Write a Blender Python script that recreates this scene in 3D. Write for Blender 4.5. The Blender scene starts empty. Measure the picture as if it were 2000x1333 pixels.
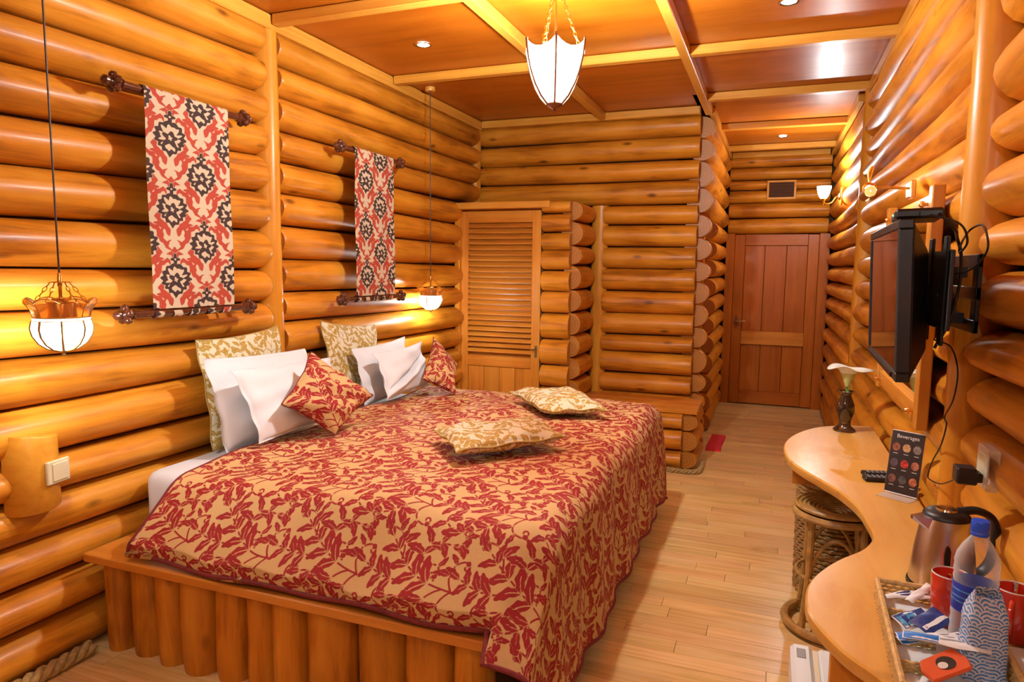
import bpy, math, random
import numpy as np
from mathutils import Vector, Matrix

S = bpy.context.scene
COL = S.collection
R = math.radians
PI = math.pi

# ------------------------------------------------------------------ camera, world, exposure
CAM_Z = 1.55
yaw, pitch, roll = R(-20.866), R(-6.170), R(0.611)
fw = Vector((math.sin(yaw) * math.cos(pitch), math.cos(yaw) * math.cos(pitch), math.sin(pitch)))
rt = Vector((math.cos(yaw), -math.sin(yaw), 0.0))
up = rt.cross(fw)
rt2 = rt * math.cos(roll) + up * math.sin(roll)
up2 = -rt * math.sin(roll) + up * math.cos(roll)
cam = bpy.data.cameras.new('camera')
cam.sensor_width = 36.0
cam.lens = 1328.0 / 2000.0 * 36.0
cam.clip_start = 0.02
camo = bpy.data.objects.new('camera', cam)
COL.objects.link(camo)
mw = Matrix((rt2, up2, -fw)).transposed().to_4x4()
mw.translation = Vector((0, 0, CAM_Z))
camo.matrix_world = mw
S.camera = camo

W = bpy.data.worlds.new('world')
S.world = W
W.use_nodes = True
W.node_tree.nodes['Background'].inputs[0].default_value = (0.02, 0.018, 0.015, 1)
W.node_tree.nodes['Background'].inputs[1].default_value = 0.3

S.view_settings.view_transform = 'Standard'
S.view_settings.look = 'None'
S.view_settings.gamma = 1.0
S.view_settings.use_curve_mapping = False
S.view_settings.exposure = 0.0
LAMP = (0.89, 0.96, 0.98)          # colour of the room's lamps
P_MAIN, P_BACK, P_BED, P_SCONCE, P_SCONCE2, P_PICT = 118.0, 24.0, 17.0, 34.0, 30.0, 5.0
S.cycles.max_bounces = 7
S.cycles.diffuse_bounces = 2
S.cycles.glossy_bounces = 3
S.cycles.adaptive_threshold = 0.02

random.seed(7)
rng = np.random.default_rng(7)

# ------------------------------------------------------------------ materials
MATS = {}


def new_mat(name):
    m = bpy.data.materials.new(name)
    m.use_nodes = True
    nt = m.node_tree
    b = nt.nodes['Principled BSDF']
    MATS[name] = m
    return m, nt, b


def N(nt, typ, **kw):
    n = nt.nodes.new(typ)
    for k, v in kw.items():
        setattr(n, k, v)
    return n


def plain(name, col, rough=0.5, metal=0.0, bump=0.0, bscale=200.0, coat=0.0, vary=0.06, nscale=12.0, **kw):
    """a plain procedural material: base colour lightly mottled by noise, optional fine bump"""
    m, nt, b = new_mat(name)
    tc = N(nt, 'ShaderNodeTexCoord')
    nz = N(nt, 'ShaderNodeTexNoise')
    nz.inputs['Scale'].default_value = nscale
    nz.inputs['Detail'].default_value = 3
    nt.links.new(tc.outputs['Object'], nz.inputs['Vector'])
    cr = N(nt, 'ShaderNodeValToRGB')
    cr.color_ramp.elements[0].position = 0.3
    cr.color_ramp.elements[1].position = 0.7
    cr.color_ramp.elements[0].color = (*[c * (1 - vary) for c in col], 1)
    cr.color_ramp.elements[1].color = (*[min(1, c * (1 + vary)) for c in col], 1)
    nt.links.new(nz.outputs['Fac'], cr.inputs['Fac'])
    nt.links.new(cr.outputs['Color'], b.inputs['Base Color'])
    b.inputs['Roughness'].default_value = rough
    b.inputs['Metallic'].default_value = metal
    b.inputs['Coat Weight'].default_value = coat
    for k, v in kw.items():
        b.inputs[k.replace('_', ' ')].default_value = v
    if bump:
        n2 = N(nt, 'ShaderNodeTexNoise')
        n2.inputs['Scale'].default_value = bscale
        n2.inputs['Detail'].default_value = 2
        nt.links.new(tc.outputs['Object'], n2.inputs['Vector'])
        bp = N(nt, 'ShaderNodeBump')
        bp.inputs['Strength'].default_value = bump
        bp.inputs['Distance'].default_value = 0.002
        nt.links.new(n2.outputs['Fac'], bp.inputs['Height'])
        nt.links.new(bp.outputs['Normal'], b.inputs['Normal'])
    return m


def wood(name, dark, mid, light, rough=0.32, scale=(1.2, 16, 16), knots=0.0, vary=0.10, bump=0.15, coat=0.25, big=0.5,
         hue=0.0025):
    """varnished wood, grain along the object's local X, each object shifted and tinted by its own random"""
    m, nt, b = new_mat(name)
    tc = N(nt, 'ShaderNodeTexCoord')
    oi = N(nt, 'ShaderNodeObjectInfo')
    mul = N(nt, 'ShaderNodeVectorMath', operation='SCALE')
    cmb = N(nt, 'ShaderNodeCombineXYZ')
    nt.links.new(oi.outputs['Random'], cmb.inputs[0])
    nt.links.new(oi.outputs['Random'], cmb.inputs[1])
    mul.inputs['Scale'].default_value = 37.0
    nt.links.new(cmb.outputs[0], mul.inputs[0])
    add = N(nt, 'ShaderNodeVectorMath', operation='ADD')
    nt.links.new(tc.outputs['Object'], add.inputs[0])
    nt.links.new(mul.outputs[0], add.inputs[1])
    mp = N(nt, 'ShaderNodeMapping')
    mp.inputs['Scale'].default_value = scale
    nt.links.new(add.outputs[0], mp.inputs['Vector'])
    n1 = N(nt, 'ShaderNodeTexNoise')
    n1.inputs['Scale'].default_value = 1.0
    n1.inputs['Detail'].default_value = 6
    n1.inputs['Roughness'].default_value = 0.62
    n1.inputs['Distortion'].default_value = 0.6
    nt.links.new(mp.outputs[0], n1.inputs['Vector'])
    n2 = N(nt, 'ShaderNodeTexNoise')
    n2.inputs['Scale'].default_value = 2.6
    n2.inputs['Detail'].default_value = 2
    nt.links.new(add.outputs[0], n2.inputs['Vector'])
    mx = N(nt, 'ShaderNodeMath', operation='MULTIPLY_ADD')
    nt.links.new(n2.outputs['Fac'], mx.inputs[0])
    mx.inputs[1].default_value = big
    nt.links.new(n1.outputs['Fac'], mx.inputs[2])
    sub = N(nt, 'ShaderNodeMath', operation='SUBTRACT')
    nt.links.new(mx.outputs[0], sub.inputs[0])
    sub.inputs[1].default_value = big * 0.5
    cr = N(nt, 'ShaderNodeValToRGB')
    e = cr.color_ramp.elements
    e[0].position, e[0].color = 0.30, (*dark, 1)
    e[1].position, e[1].color = 0.72, (*light, 1)
    c = e.new(0.48)
    c.color = (*mid, 1)
    nt.links.new(sub.outputs[0], cr.inputs['Fac'])
    colout = cr.outputs['Color']
    if knots:
        vo = N(nt, 'ShaderNodeTexVoronoi')
        vo.inputs['Scale'].default_value = 1.0
        mp2 = N(nt, 'ShaderNodeMapping')
        mp2.inputs['Scale'].default_value = (2.6, 6.0, 6.0)
        nt.links.new(add.outputs[0], mp2.inputs['Vector'])
        nt.links.new(mp2.outputs[0], vo.inputs['Vector'])
        k1 = N(nt, 'ShaderNodeMapRange')
        k1.inputs['From Min'].default_value = 0.05
        k1.inputs['From Max'].default_value = 0.14
        k1.inputs['To Min'].default_value = knots
        k1.inputs['To Max'].default_value = 0.0
        nt.links.new(vo.outputs['Distance'], k1.inputs['Value'])
        mk = N(nt, 'ShaderNodeMix', data_type='RGBA')
        nt.links.new(k1.outputs['Result'], mk.inputs[0])
        nt.links.new(colout, mk.inputs[6])
        mk.inputs[7].default_value = (dark[0] * 0.35, dark[1] * 0.3, dark[2] * 0.3, 1)
        colout = mk.outputs[2]
    hs = N(nt, 'ShaderNodeHueSaturation')
    mr = N(nt, 'ShaderNodeMapRange')
    mr.inputs['To Min'].default_value = 1 - vary
    mr.inputs['To Max'].default_value = 1 + vary
    nt.links.new(oi.outputs['Random'], mr.inputs['Value'])
    nt.links.new(mr.outputs['Result'], hs.inputs['Value'])
    wn = N(nt, 'ShaderNodeTexWhiteNoise', noise_dimensions='1D')
    nt.links.new(oi.outputs['Random'], wn.inputs['W'])
    mr2 = N(nt, 'ShaderNodeMapRange')
    mr2.inputs['To Min'].default_value = 0.5 - hue
    mr2.inputs['To Max'].default_value = 0.5 + hue
    nt.links.new(wn.outputs['Value'], mr2.inputs['Value'])
    nt.links.new(mr2.outputs['Result'], hs.inputs['Hue'])
    nt.links.new(colout, hs.inputs['Color'])
    nt.links.new(hs.outputs['Color'], b.inputs['Base Color'])
    rr = N(nt, 'ShaderNodeMapRange')
    rr.inputs['To Min'].default_value = rough - 0.10
    rr.inputs['To Max'].default_value = rough + 0.14
    nt.links.new(n2.outputs['Fac'], rr.inputs['Value'])
    nt.links.new(rr.outputs['Result'], b.inputs['Roughness'])
    b.inputs['Specular IOR Level'].default_value = 0.30
    b.inputs['Coat Weight'].default_value = coat
    b.inputs['Coat Roughness'].default_value = 0.22
    if bump:
        bp = N(nt, 'ShaderNodeBump')
        bp.inputs['Strength'].default_value = bump
        bp.inputs['Distance'].default_value = 0.004
        nt.links.new(n1.outputs['Fac'], bp.inputs['Height'])
        nt.links.new(bp.outputs['Normal'], b.inputs['Normal'])
    return m


def endgrain(name, dark, light):
    """sawn log end: growth rings around the log's local X axis"""
    m, nt, b = new_mat(name)
    tc = N(nt, 'ShaderNodeTexCoord')
    sx = N(nt, 'ShaderNodeSeparateXYZ')
    nt.links.new(tc.outputs['Object'], sx.inputs[0])
    cb = N(nt, 'ShaderNodeCombineXYZ')
    nt.links.new(sx.outputs[1], cb.inputs[0])
    nt.links.new(sx.outputs[2], cb.inputs[1])
    wv = N(nt, 'ShaderNodeTexWave', wave_type='RINGS', rings_direction='Z')
    wv.inputs['Scale'].default_value = 14
    wv.inputs['Distortion'].default_value = 2.0
    wv.inputs['Detail'].default_value = 3
    nt.links.new(cb.outputs[0], wv.inputs['Vector'])
    cr = N(nt, 'ShaderNodeValToRGB')
    cr.color_ramp.elements[0].color = (*dark, 1)
    cr.color_ramp.elements[1].color = (*light, 1)
    nt.links.new(wv.outputs['Fac'], cr.inputs['Fac'])
    nt.links.new(cr.outputs['Color'], b.inputs['Base Color'])
    b.inputs['Roughness'].default_value = 0.45
    return m


def glow(name, col, strength):
    """lit lamp glass"""
    m, nt, b = new_mat(name)
    b.inputs['Base Color'].default_value = (0.9, 0.9, 0.88, 1)
    b.inputs['Emission Color'].default_value = (*col, 1)
    b.inputs['Emission Strength'].default_value = strength
    b.inputs['Roughness'].default_value = 0.3
    return m


def milk_glass(name, strength, clear):
    """lit milk glass: glows softly and lets part of the bulb's light straight through"""
    m, nt, b = new_mat(name)
    b.inputs['Base Color'].default_value = (0.9, 0.9, 0.88, 1)
    b.inputs['Emission Color'].default_value = (*LAMP, 1)
    b.inputs['Emission Strength'].default_value = strength
    b.inputs['Roughness'].default_value = 0.3
    t_ = N(nt, 'ShaderNodeBsdfTransparent')
    x_ = N(nt, 'ShaderNodeMixShader')
    x_.inputs[0].default_value = clear
    nt.links.new(b.outputs[0], x_.inputs[1])
    nt.links.new(t_.outputs[0], x_.inputs[2])
    nt.links.new(x_.outputs[0], nt.nodes['Material Output'].inputs['Surface'])
    if strength < 5:
        m.cycles.emission_sampling = 'NONE'
    return m


def damask_mat(name, ground, leaf, rough=0.8, sheen=0.0, grain=0.10):
    """woven cloth: the leaf figure is carried by the mesh attribute 'figure' (signed distance to the leaf edge)"""
    m, nt, b = new_mat(name)
    at = N(nt, 'ShaderNodeAttribute', attribute_name='figure')
    mr = N(nt, 'ShaderNodeMapRange')
    mr.inputs['From Min'].default_value = -0.0006
    mr.inputs['From Max'].default_value = 0.0008
    nt.links.new(at.outputs['Fac'], mr.inputs['Value'])
    tc = N(nt, 'ShaderNodeTexCoord')
    nz = N(nt, 'ShaderNodeTexNoise')
    nz.inputs['Scale'].default_value = 420
    nt.links.new(tc.outputs['Object'], nz.inputs['Vector'])
    mx = N(nt, 'ShaderNodeMix', data_type='RGBA')
    mx.inputs[6].default_value = (*ground, 1)
    mx.inputs[7].default_value = (*leaf, 1)
    nt.links.new(mr.outputs['Result'], mx.inputs[0])
    hs = N(nt, 'ShaderNodeHueSaturation')
    m2 = N(nt, 'ShaderNodeMapRange')
    m2.inputs['To Min'].default_value = 1 - grain * 2
    m2.inputs['To Max'].default_value = 1 + grain * 2
    nt.links.new(nz.outputs['Fac'], m2.inputs['Value'])
    nt.links.new(m2.outputs['Result'], hs.inputs['Value'])
    nt.links.new(mx.outputs[2], hs.inputs['Color'])
    nt.links.new(hs.outputs['Color'], b.inputs['Base Color'])
    b.inputs['Roughness'].default_value = rough
    b.inputs['Sheen Weight'].default_value = sheen
    bp = N(nt, 'ShaderNodeBump')
    bp.inputs['Strength'].default_value = 0.35
    bp.inputs['Distance'].default_value = 0.0015
    nt.links.new(mr.outputs['Result'], bp.inputs['Height'])
    nt.links.new(bp.outputs['Normal'], b.inputs['Normal'])
    return m


LOG = wood('log_wood', (0.40, 0.122, 0.008), (0.67, 0.235, 0.015), (0.82, 0.330, 0.030), knots=0.85, scale=(1.7, 19, 19), rough=0.40, coat=0.10, bump=0.5, big=0.7)
POST = wood('post_wood', (0.58, 0.20, 0.016), (0.74, 0.285, 0.024), (0.83, 0.36, 0.04), vary=0.06, coat=0.10, knots=0.4)
END = endgrain('log_end', (0.45, 0.160, 0.018), (0.56, 0.215, 0.028))
PANEL = wood('ceiling_veneer', (0.38, 0.085, 0.003), (0.48, 0.116, 0.005), (0.56, 0.150, 0.009), rough=0.36, scale=(0.9, 7, 7),
             vary=0.07, coat=0.12, bump=0.06)
BEAM = wood('beam_wood', (0.64, 0.24, 0.03), (0.76, 0.32, 0.04), (0.84, 0.40, 0.06), vary=0.06, scale=(1.0, 22, 22), coat=0.10)
DOORW = wood('door_wood', (0.40, 0.090, 0.004), (0.49, 0.116, 0.006), (0.56, 0.145, 0.009), vary=0.06, scale=(1.0, 20, 20), rough=0.36, coat=0.05)
WARD = wood('wardrobe_wood', (0.58, 0.180, 0.018), (0.70, 0.240, 0.026), (0.78, 0.31, 0.042), vary=0.06, scale=(1.0, 20, 20), rough=0.35, coat=0.10)
FLOOR = wood('floor_bamboo', (0.70, 0.40, 0.12), (0.86, 0.54, 0.20), (0.92, 0.64, 0.29), vary=0.11, scale=(1.6, 42, 10), rough=0.3,
             coat=0.22, bump=0.05, hue=0.008)
DESKW = wood('desk_wood', (0.72, 0.32, 0.055), (0.84, 0.43, 0.09), (0.90, 0.51, 0.13), vary=0.04, scale=(9, 1.4, 9), rough=0.28, knots=0.25,
             coat=0.25, bump=0.03)
FRAMEW = wood('frame_wood', (0.50, 0.17, 0.018), (0.62, 0.23, 0.027), (0.70, 0.30, 0.045), vary=0.05, coat=0.10)
ROD = plain('dark_rod_wood', (0.09, 0.022, 0.010), rough=0.16, coat=0.6, vary=0.3)
BRASS = plain('brass', (0.78, 0.50, 0.16), rough=0.22, metal=1.0)
OLDBRASS = plain('dull_brass', (0.38, 0.26, 0.10), rough=0.35, metal=1.0)
BRONZE = plain('bronze', (0.26, 0.12, 0.06), rough=0.35, metal=0.9)
BLACK = plain('black_plastic', (0.008, 0.007, 0.007), rough=0.42)
BLACKMET = plain('black_metal', (0.015, 0.014, 0.015), rough=0.35, metal=0.4)
SCREEN = plain('dark_screen', (0.010, 0.006, 0.005), rough=0.05, coat=1.0)
CHROME = plain('chrome', (0.75, 0.74, 0.72), rough=0.12, metal=1.0)
STEEL = plain('brushed_steel', (0.60, 0.57, 0.53), rough=0.27, metal=1.0, bump=0.05, bscale=300)
WHITE = plain('white_linen', (0.86, 0.85, 0.86), rough=0.8, bump=0.15, bscale=260, vary=0.015, Sheen_Weight=0.15)
WHITEP = plain('white_plastic', (0.80, 0.79, 0.76), rough=0.35, vary=0.01)
PAPER = plain('white_paper', (0.88, 0.87, 0.85), rough=0.6, vary=0.015)
CREAM = plain('cream_plastic', (0.78, 0.66, 0.42), rough=0.35, vary=0.02)
CORD = plain('brown_cord', (0.05, 0.018, 0.008), rough=0.5)
ROPE = plain('rope_fibre', (0.46, 0.29, 0.10), rough=0.9, bump=0.8, bscale=120, vary=0.25, nscale=60)
RATTAN = plain('rattan_cane', (0.50, 0.27, 0.075), rough=0.38, vary=0.25, nscale=25, coat=0.2)
WICKER = plain('wicker', (0.40, 0.22, 0.07), rough=0.6, vary=0.3, nscale=60)
TRAYW = plain('pale_wicker', (0.70, 0.44, 0.15), rough=0.5, vary=0.22, nscale=70)
REDMAT = plain('red_mat_pile', (0.72, 0.03, 0.045), rough=0.95, bump=0.9, bscale=300, vary=0.15, nscale=90)
REDMUG = plain('red_glaze', (0.78, 0.045, 0.02), rough=0.12, coat=0.6, vary=0.03)
CERAM = plain('white_ceramic', (0.85, 0.80, 0.74), rough=0.2, vary=0.01)
GLAZE = plain('dark_glaze', (0.045, 0.022, 0.012), rough=0.08, coat=0.8, vary=0.5, nscale=9)
PETAL = plain('lily_petal', (0.90, 0.88, 0.78), rough=0.5, vary=0.03, Subsurface_Weight=0.15)
PETALG = plain('lily_throat', (0.55, 0.58, 0.22), rough=0.5, vary=0.12)
STEMG = plain('lily_stem', (0.16, 0.26, 0.04), rough=0.45)
BLUECAP = plain('blue_cap', (0.012, 0.09, 0.72), rough=0.3, vary=0.03)
BLUELAB = plain('blue_label', (0.02, 0.045, 0.42), rough=0.3, vary=0.5, nscale=22)
BLUEPK = plain('blue_sachet', (0.02, 0.22, 0.72), rough=0.3, vary=0.3, nscale=50)
NAVYPK = plain('navy_sachet', (0.015, 0.05, 0.24), rough=0.35, vary=0.4, nscale=60)
TEALPR = plain('teal_print', (0.08, 0.35, 0.62), rough=0.4, vary=0.4, nscale=90)
ORANGE = plain('orange_packet', (0.80, 0.13, 0.04), rough=0.4, vary=0.06)
COFFEE = plain('coffee_photo', (0.03, 0.02, 0.015), rough=0.5, vary=0.5)
REDHEM = plain('hem_red', (0.20, 0.018, 0.018), rough=0.8, bump=0.3, vary=0.2, nscale=60)
MIRROR = plain('mirror_glass', (0.82, 0.85, 0.88), rough=0.03, metal=1.0, vary=0.0)
INK = plain('pale_ink', (0.80, 0.78, 0.74), rough=0.6, vary=0.02)
NAVYINK = plain('navy_ink', (0.03, 0.03, 0.16), rough=0.6, vary=0.02)
GAPSHADE = plain('painted_gap_shade', (0.10, 0.030, 0.006), rough=0.9)  # dark brown backing colour, standing in for the shade in grooves and gaps
VENT = plain('dark_grille', (0.05, 0.045, 0.042), rough=0.4, vary=0.2)
GOLDHEM = plain('gold_piping', (0.52, 0.34, 0.09), rough=0.6, vary=0.1)


def thin_clear(name, col, gloss):
    """thin clear plastic film: see-through with a glossy skin"""
    m, nt, b = new_mat(name)
    tr_n = N(nt, 'ShaderNodeBsdfTransparent')
    tr_n.inputs[0].default_value = (*col, 1)
    b.inputs['Base Color'].default_value = (0.9, 0.9, 0.9, 1)
    b.inputs['Roughness'].default_value = 0.08
    fr_n = N(nt, 'ShaderNodeLayerWeight')
    fr_n.inputs['Blend'].default_value = gloss
    mxs = N(nt, 'ShaderNodeMixShader')
    nt.links.new(fr_n.outputs['Facing'], mxs.inputs[0])
    nt.links.new(tr_n.outputs[0], mxs.inputs[1])
    nt.links.new(b.outputs[0], mxs.inputs[2])
    nt.links.new(mxs.outputs[0], nt.nodes['Material Output'].inputs['Surface'])
    return m


WATER = thin_clear('water_bottle_plastic', (0.96, 0.97, 0.98), 0.38)
ACRYL = thin_clear('clear_acrylic', (0.97, 0.96, 0.94), 0.25)
GLASSY, _nt, _b = new_mat('amber_glass')
_b.inputs['Base Color'].default_value = (0.95, 0.55, 0.18, 1)
_b.inputs['Roughness'].default_value = 0.1
_b.inputs['Transmission Weight'].default_value = 0.85
_b.inputs['IOR'].default_value = 1.3
RED_DAM = damask_mat('red_damask', (0.68, 0.42, 0.17), (0.34, 0.009, 0.010))
GOLD_DAM = damask_mat('gold_damask', (0.80, 0.71, 0.50), (0.50, 0.30, 0.05), grain=0.08)
LEDG = glow('green_led', (0.05, 1.0, 0.35), 6.0)
LEDG.cycles.emission_sampling = 'NONE'

# ------------------------------------------------------------------ mesh helpers
class MB:
    """collects simple shapes into one mesh"""

    def __init__(self):
        self.v, self.f, self.m = [], [], []

    def _add(self, vs, fs, mi=0):
        o = len(self.v)
        self.v += [tuple(p) for p in vs]
        self.f += [tuple(o + i for i in f) for f in fs]
        self.m += [mi] * len(fs)
        return self

    def box(self, x0, x1, y0, y1, z0, z1, mi=0):
        vs = [(x, y, z) for z in (z0, z1) for y in (y0, y1) for x in (x0, x1)]
        fs = [(0, 2, 3, 1), (4, 5, 7, 6), (0, 1, 5, 4), (2, 6, 7, 3), (0, 4, 6, 2), (1, 3, 7, 5)]
        return self._add(vs, fs, mi)

    def tube(self, pts, r, n=8, closed=False, caps=True, mi=0, flat=1.0):
        pts = [Vector(p) for p in pts]
        k = len(pts)
        rs = [r] * k if isinstance(r, (int, float)) else list(r)
        vs, prev = [], None
        for i, p in enumerate(pts):
            a = pts[(i - 1) % k] if closed or i > 0 else p
            b = pts[(i + 1) % k] if closed or i < k - 1 else p
            t = (b - a)
            t = t.normalized() if t.length > 1e-9 else Vector((0, 0, 1))
            if prev is None:
                q = Vector((0, 0, 1)) if abs(t.z) < 0.9 else Vector((1, 0, 0))
                u = q.cross(t).normalized()
            else:
                u = (prev - t * prev.dot(t))
                u = u.normalized() if u.length > 1e-6 else t.orthogonal().normalized()
            prev = u
            w = t.cross(u)
            for j in range(n):
                an = 2 * PI * j / n
                vs.append(p + u * (math.cos(an) * rs[i]) + w * (math.sin(an) * rs[i] * flat))
        fs = []
        for i in range(k if closed else k - 1):
            i2 = (i + 1) % k
            for j in range(n):
                j2 = (j + 1) % n
                fs.append((i * n + j, i * n + j2, i2 * n + j2, i2 * n + j))
        if caps and not closed:
            fs.append(tuple(range(n - 1, -1, -1)))
            fs.append(tuple((k - 1) * n + j for j in range(n)))
        return self._add(vs, fs, mi)

    def lathe(self, prof, n=24, c=(0, 0, 0), caps=True, mi=0, sx=1.0, sy=1.0):
        vs = []
        for r, z in prof:
            for j in range(n):
                a = 2 * PI * j / n
                vs.append((c[0] + math.cos(a) * r * sx, c[1] + math.sin(a) * r * sy, c[2] + z))
        fs = []
        k = len(prof)
        for i in range(k - 1):
            for j in range(n):
                j2 = (j + 1) % n
                fs.append((i * n + j, i * n + j2, (i + 1) * n + j2, (i + 1) * n + j))
        if caps:
            if prof[0][0] > 1e-4:
                fs.append(tuple(range(n - 1, -1, -1)))
            if prof[-1][0] > 1e-4:
                fs.append(tuple((k - 1) * n + j for j in range(n)))
        return self._add(vs, fs, mi)

    def prism(self, poly, z0, z1, mi=0):
        n = len(poly)
        vs = [(x, y, z0) for x, y in poly] + [(x, y, z1) for x, y in poly]
        fs = [tuple(range(n - 1, -1, -1)), tuple(range(n, 2 * n))]
        fs += [(i, (i + 1) % n, n + (i + 1) % n, n + i) for i in range(n)]
        return self._add(vs, fs, mi)

    def sphere(self, c, r, n=12, m=8, sz=1.0, mi=0):
        prof = [(r * math.sin(PI * i / m) + 1e-5, -r * sz * math.cos(PI * i / m)) for i in range(m + 1)]
        return self.lathe(prof, n, c, caps=False, mi=mi)

    def quad(self, a, b, c, d, mi=0):
        return self._add([a, b, c, d], [(0, 1, 2, 3)], mi)

    def build(self, name, mats, parent=None, loc=(0, 0, 0), rot=(0, 0, 0), smooth=True, bevel=0.0, angle=38):
        me = bpy.data.meshes.new(name)
        me.from_pydata(self.v, [], self.f)
        if not isinstance(mats, (list, tuple)):
            mats = [mats]
        for m in mats:
            me.materials.append(m)
        if len(mats) > 1:
            me.polygons.foreach_set('material_index', self.m)
        if bevel:
            import bmesh
            bm = bmesh.new()
            bm.from_mesh(me)
            bmesh.ops.bevel(bm, geom=list(bm.edges), offset=bevel, segments=1, affect='EDGES', clamp_overlap=True)
            bm.to_mesh(me)
            bm.free()
        me.update()
        if smooth:
            me.shade_smooth()
            me.set_sharp_from_angle(angle=R(angle))
        o = bpy.data.objects.new(name, me)
        COL.objects.link(o)
        o.location, o.rotation_euler, o.parent = loc, rot, parent
        return o


def tag(o, label=None, cat=None, group=None, kind=None):
    for k, v in (('label', label), ('category', cat), ('group', group), ('kind', kind)):
        if v:
            o[k] = v
    return o


def thing(name, label, cat, loc=(0, 0, 0), rotz=0.0, group=None):
    o = bpy.data.objects.new(name, None)
    o.empty_display_size = 0.1
    COL.objects.link(o)
    o.location, o.rotation_euler = loc, (0, 0, rotz)
    return tag(o, label, cat, group)


def struct(name):
    o = bpy.data.objects.new(name, None)
    o.empty_display_size = 0.1
    COL.objects.link(o)
    return tag(o, kind='structure')


def copy_tree(o, parent=None, loc=None, rotz=None, label=None):
    c = o.copy()
    COL.objects.link(c)
    c.parent = parent
    if loc is not None:
        c.location = loc
    if rotz is not None:
        c.rotation_euler = (0, 0, rotz)
    if label:
        c['label'] = label
    for ch in list(o.children):
        copy_tree(ch, c)
    return c


AX = {'x': (0, 0, 0), 'y': (0, 0, PI / 2), 'z': (0, -PI / 2, 0)}


def plank(name, parent, c, L, w, t, axis, mat, bevel=0.0, tilt=0.0):
    """board with its grain (local X, length L) along a world axis.  w = other horizontal / width, t = thickness
    axis x: w along y, t along z; axis y: w along x, t along z; axis z: w along y... (local Y -> world Y), t along x"""
    b = MB().box(-L / 2, L / 2, -w / 2, w / 2, -t / 2, t / 2)
    o = b.build(name, mat, parent, c, AX[axis], smooth=False, bevel=bevel)
    if tilt:
        o.rotation_euler = (tilt, 0, 0) if axis == 'x' else o.rotation_euler
    return o


def log(parent, p0, p1, lo, hi, rh, name='log', mats=None, seed=None, round_end=0.03, wob=0.006, n=18):
    """horizontal log from p0 to p1 (plan points); lo/hi = (z at p0, z at p1) of its lower / upper groove.
    its face looks to the right of the direction p0 -> p1"""
    rs = np.random.default_rng(seed if seed is not None else int(rng.integers(1e9)))
    p0, p1 = Vector((*p0, 0)), Vector((*p1, 0))
    d = p1 - p0
    L = d.length
    zc = (lo[0] + hi[0] + lo[1] + hi[1]) / 4
    m = max(6, int(L / 0.22))
    xs = [0.0, min(.010, L * .05), min(.028, L * .12)] + list(np.linspace(min(.06, L * .2), L - min(.06, L * .2), m)) + \
         [L - min(.028, L * .12), L - min(.010, L * .05), L]
    sc = [1 - round_end * 3.2, 1 - round_end * 1.2, 1 - round_end * .3] + [1.0] * m + [1 - round_end * .3, 1 - round_end * 1.2,
                                                                                    1 - round_end * 3.2]
    ph = rs.uniform(0, 6.28, 6)
    b = MB()
    for x, s in zip(xs, sc):
        t = x / L
        l, h = lo[0] + (lo[1] - lo[0]) * t, hi[0] + (hi[1] - hi[0]) * t
        rv = (h - l) / 2 * 0.972
        cz = (h + l) / 2 - zc
        wv = 1 + wob * 3 * math.sin(x * 2.3 + ph[0]) + wob * 2 * math.sin(x * 5.1 + ph[1])
        for j in range(n):
            a = 2 * PI * j / n + PI / 2
            lump = 1 + wob * 1.6 * math.sin(2 * a + x * 1.7 + ph[2]) + wob * math.sin(3 * a + x * 3.1 + ph[3])
            b.v.append((x, -math.sin(a - PI / 2 + PI / 2) * 0 + math.cos(a) * rh * s * wv * lump,
                        cz + math.sin(a) * rv * s * lump + 0.004 * math.sin(x * 1.9 + ph[4])))
    k = len(xs)
    for i in range(k - 1):
        for j in range(n):
            j2 = (j + 1) % n
            b.f.append((i * n + j, (i + 1) * n + j, (i + 1) * n + j2, i * n + j2))
            b.m.append(0)
    b.f.append(tuple(range(n)))
    b.m.append(1)
    b.f.append(tuple((k - 1) * n + j for j in range(n - 1, -1, -1)))
    b.m.append(1)
    return b.build(name, mats or [LOG, END], parent, (p0.x, p0.y, zc), (0, 0, math.atan2(d.y, d.x)), angle=50)


def logs(parent, p0, p1, za, zb, rh, **kw):
    """a stack of logs between consecutive groove heights za (at p0) and zb (at p1), both top to bottom"""
    out = []
    for i in range(len(za) - 1):
        out.append(log(parent, p0, p1, (za[i + 1], zb[i + 1]), (za[i], zb[i]), rh * random.uniform(.93, 1.05), **kw))
    return out


def post(parent, x, y, rx, ry, z0, z1, name='post', seed=0):
    b = MB()
    rs = np.random.default_rng(seed)
    m, n = 9, 16
    for i in range(m):
        t = i / (m - 1)
        for j in range(n):
            a = 2 * PI * j / n
            k = 1 + .03 * math.sin(3 * t * 5 + a + seed)
            b.v.append((t * (z1 - z0), math.cos(a) * ry * k, math.sin(a) * rx * k))
    for i in range(m - 1):
        for j in range(n):
            b.f.append((i * n + j, i * n + (j + 1) % n, (i + 1) * n + (j + 1) % n, (i + 1) * n + j))
            b.m.append(0)
    b.f += [tuple(range(n - 1, -1, -1)), tuple((m - 1) * n + j for j in range(n))]
    b.m += [0, 0]
    return b.build(name, POST, parent, (x, y, z0), (0, -PI / 2, 0), angle=60)


def arc(c, r, a0, a1, n, z=None, ax='xy'):
    out = []
    for i in range(n + 1):
        a = a0 + (a1 - a0) * i / n
        u, v = math.cos(a) * r, math.sin(a) * r
        out.append({'xy': (c[0] + u, c[1] + v, c[2]), 'xz': (c[0] + u, c[1], c[2] + v), 'yz': (c[0], c[1] + u, c[2] + v)}[ax])
    return out


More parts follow.
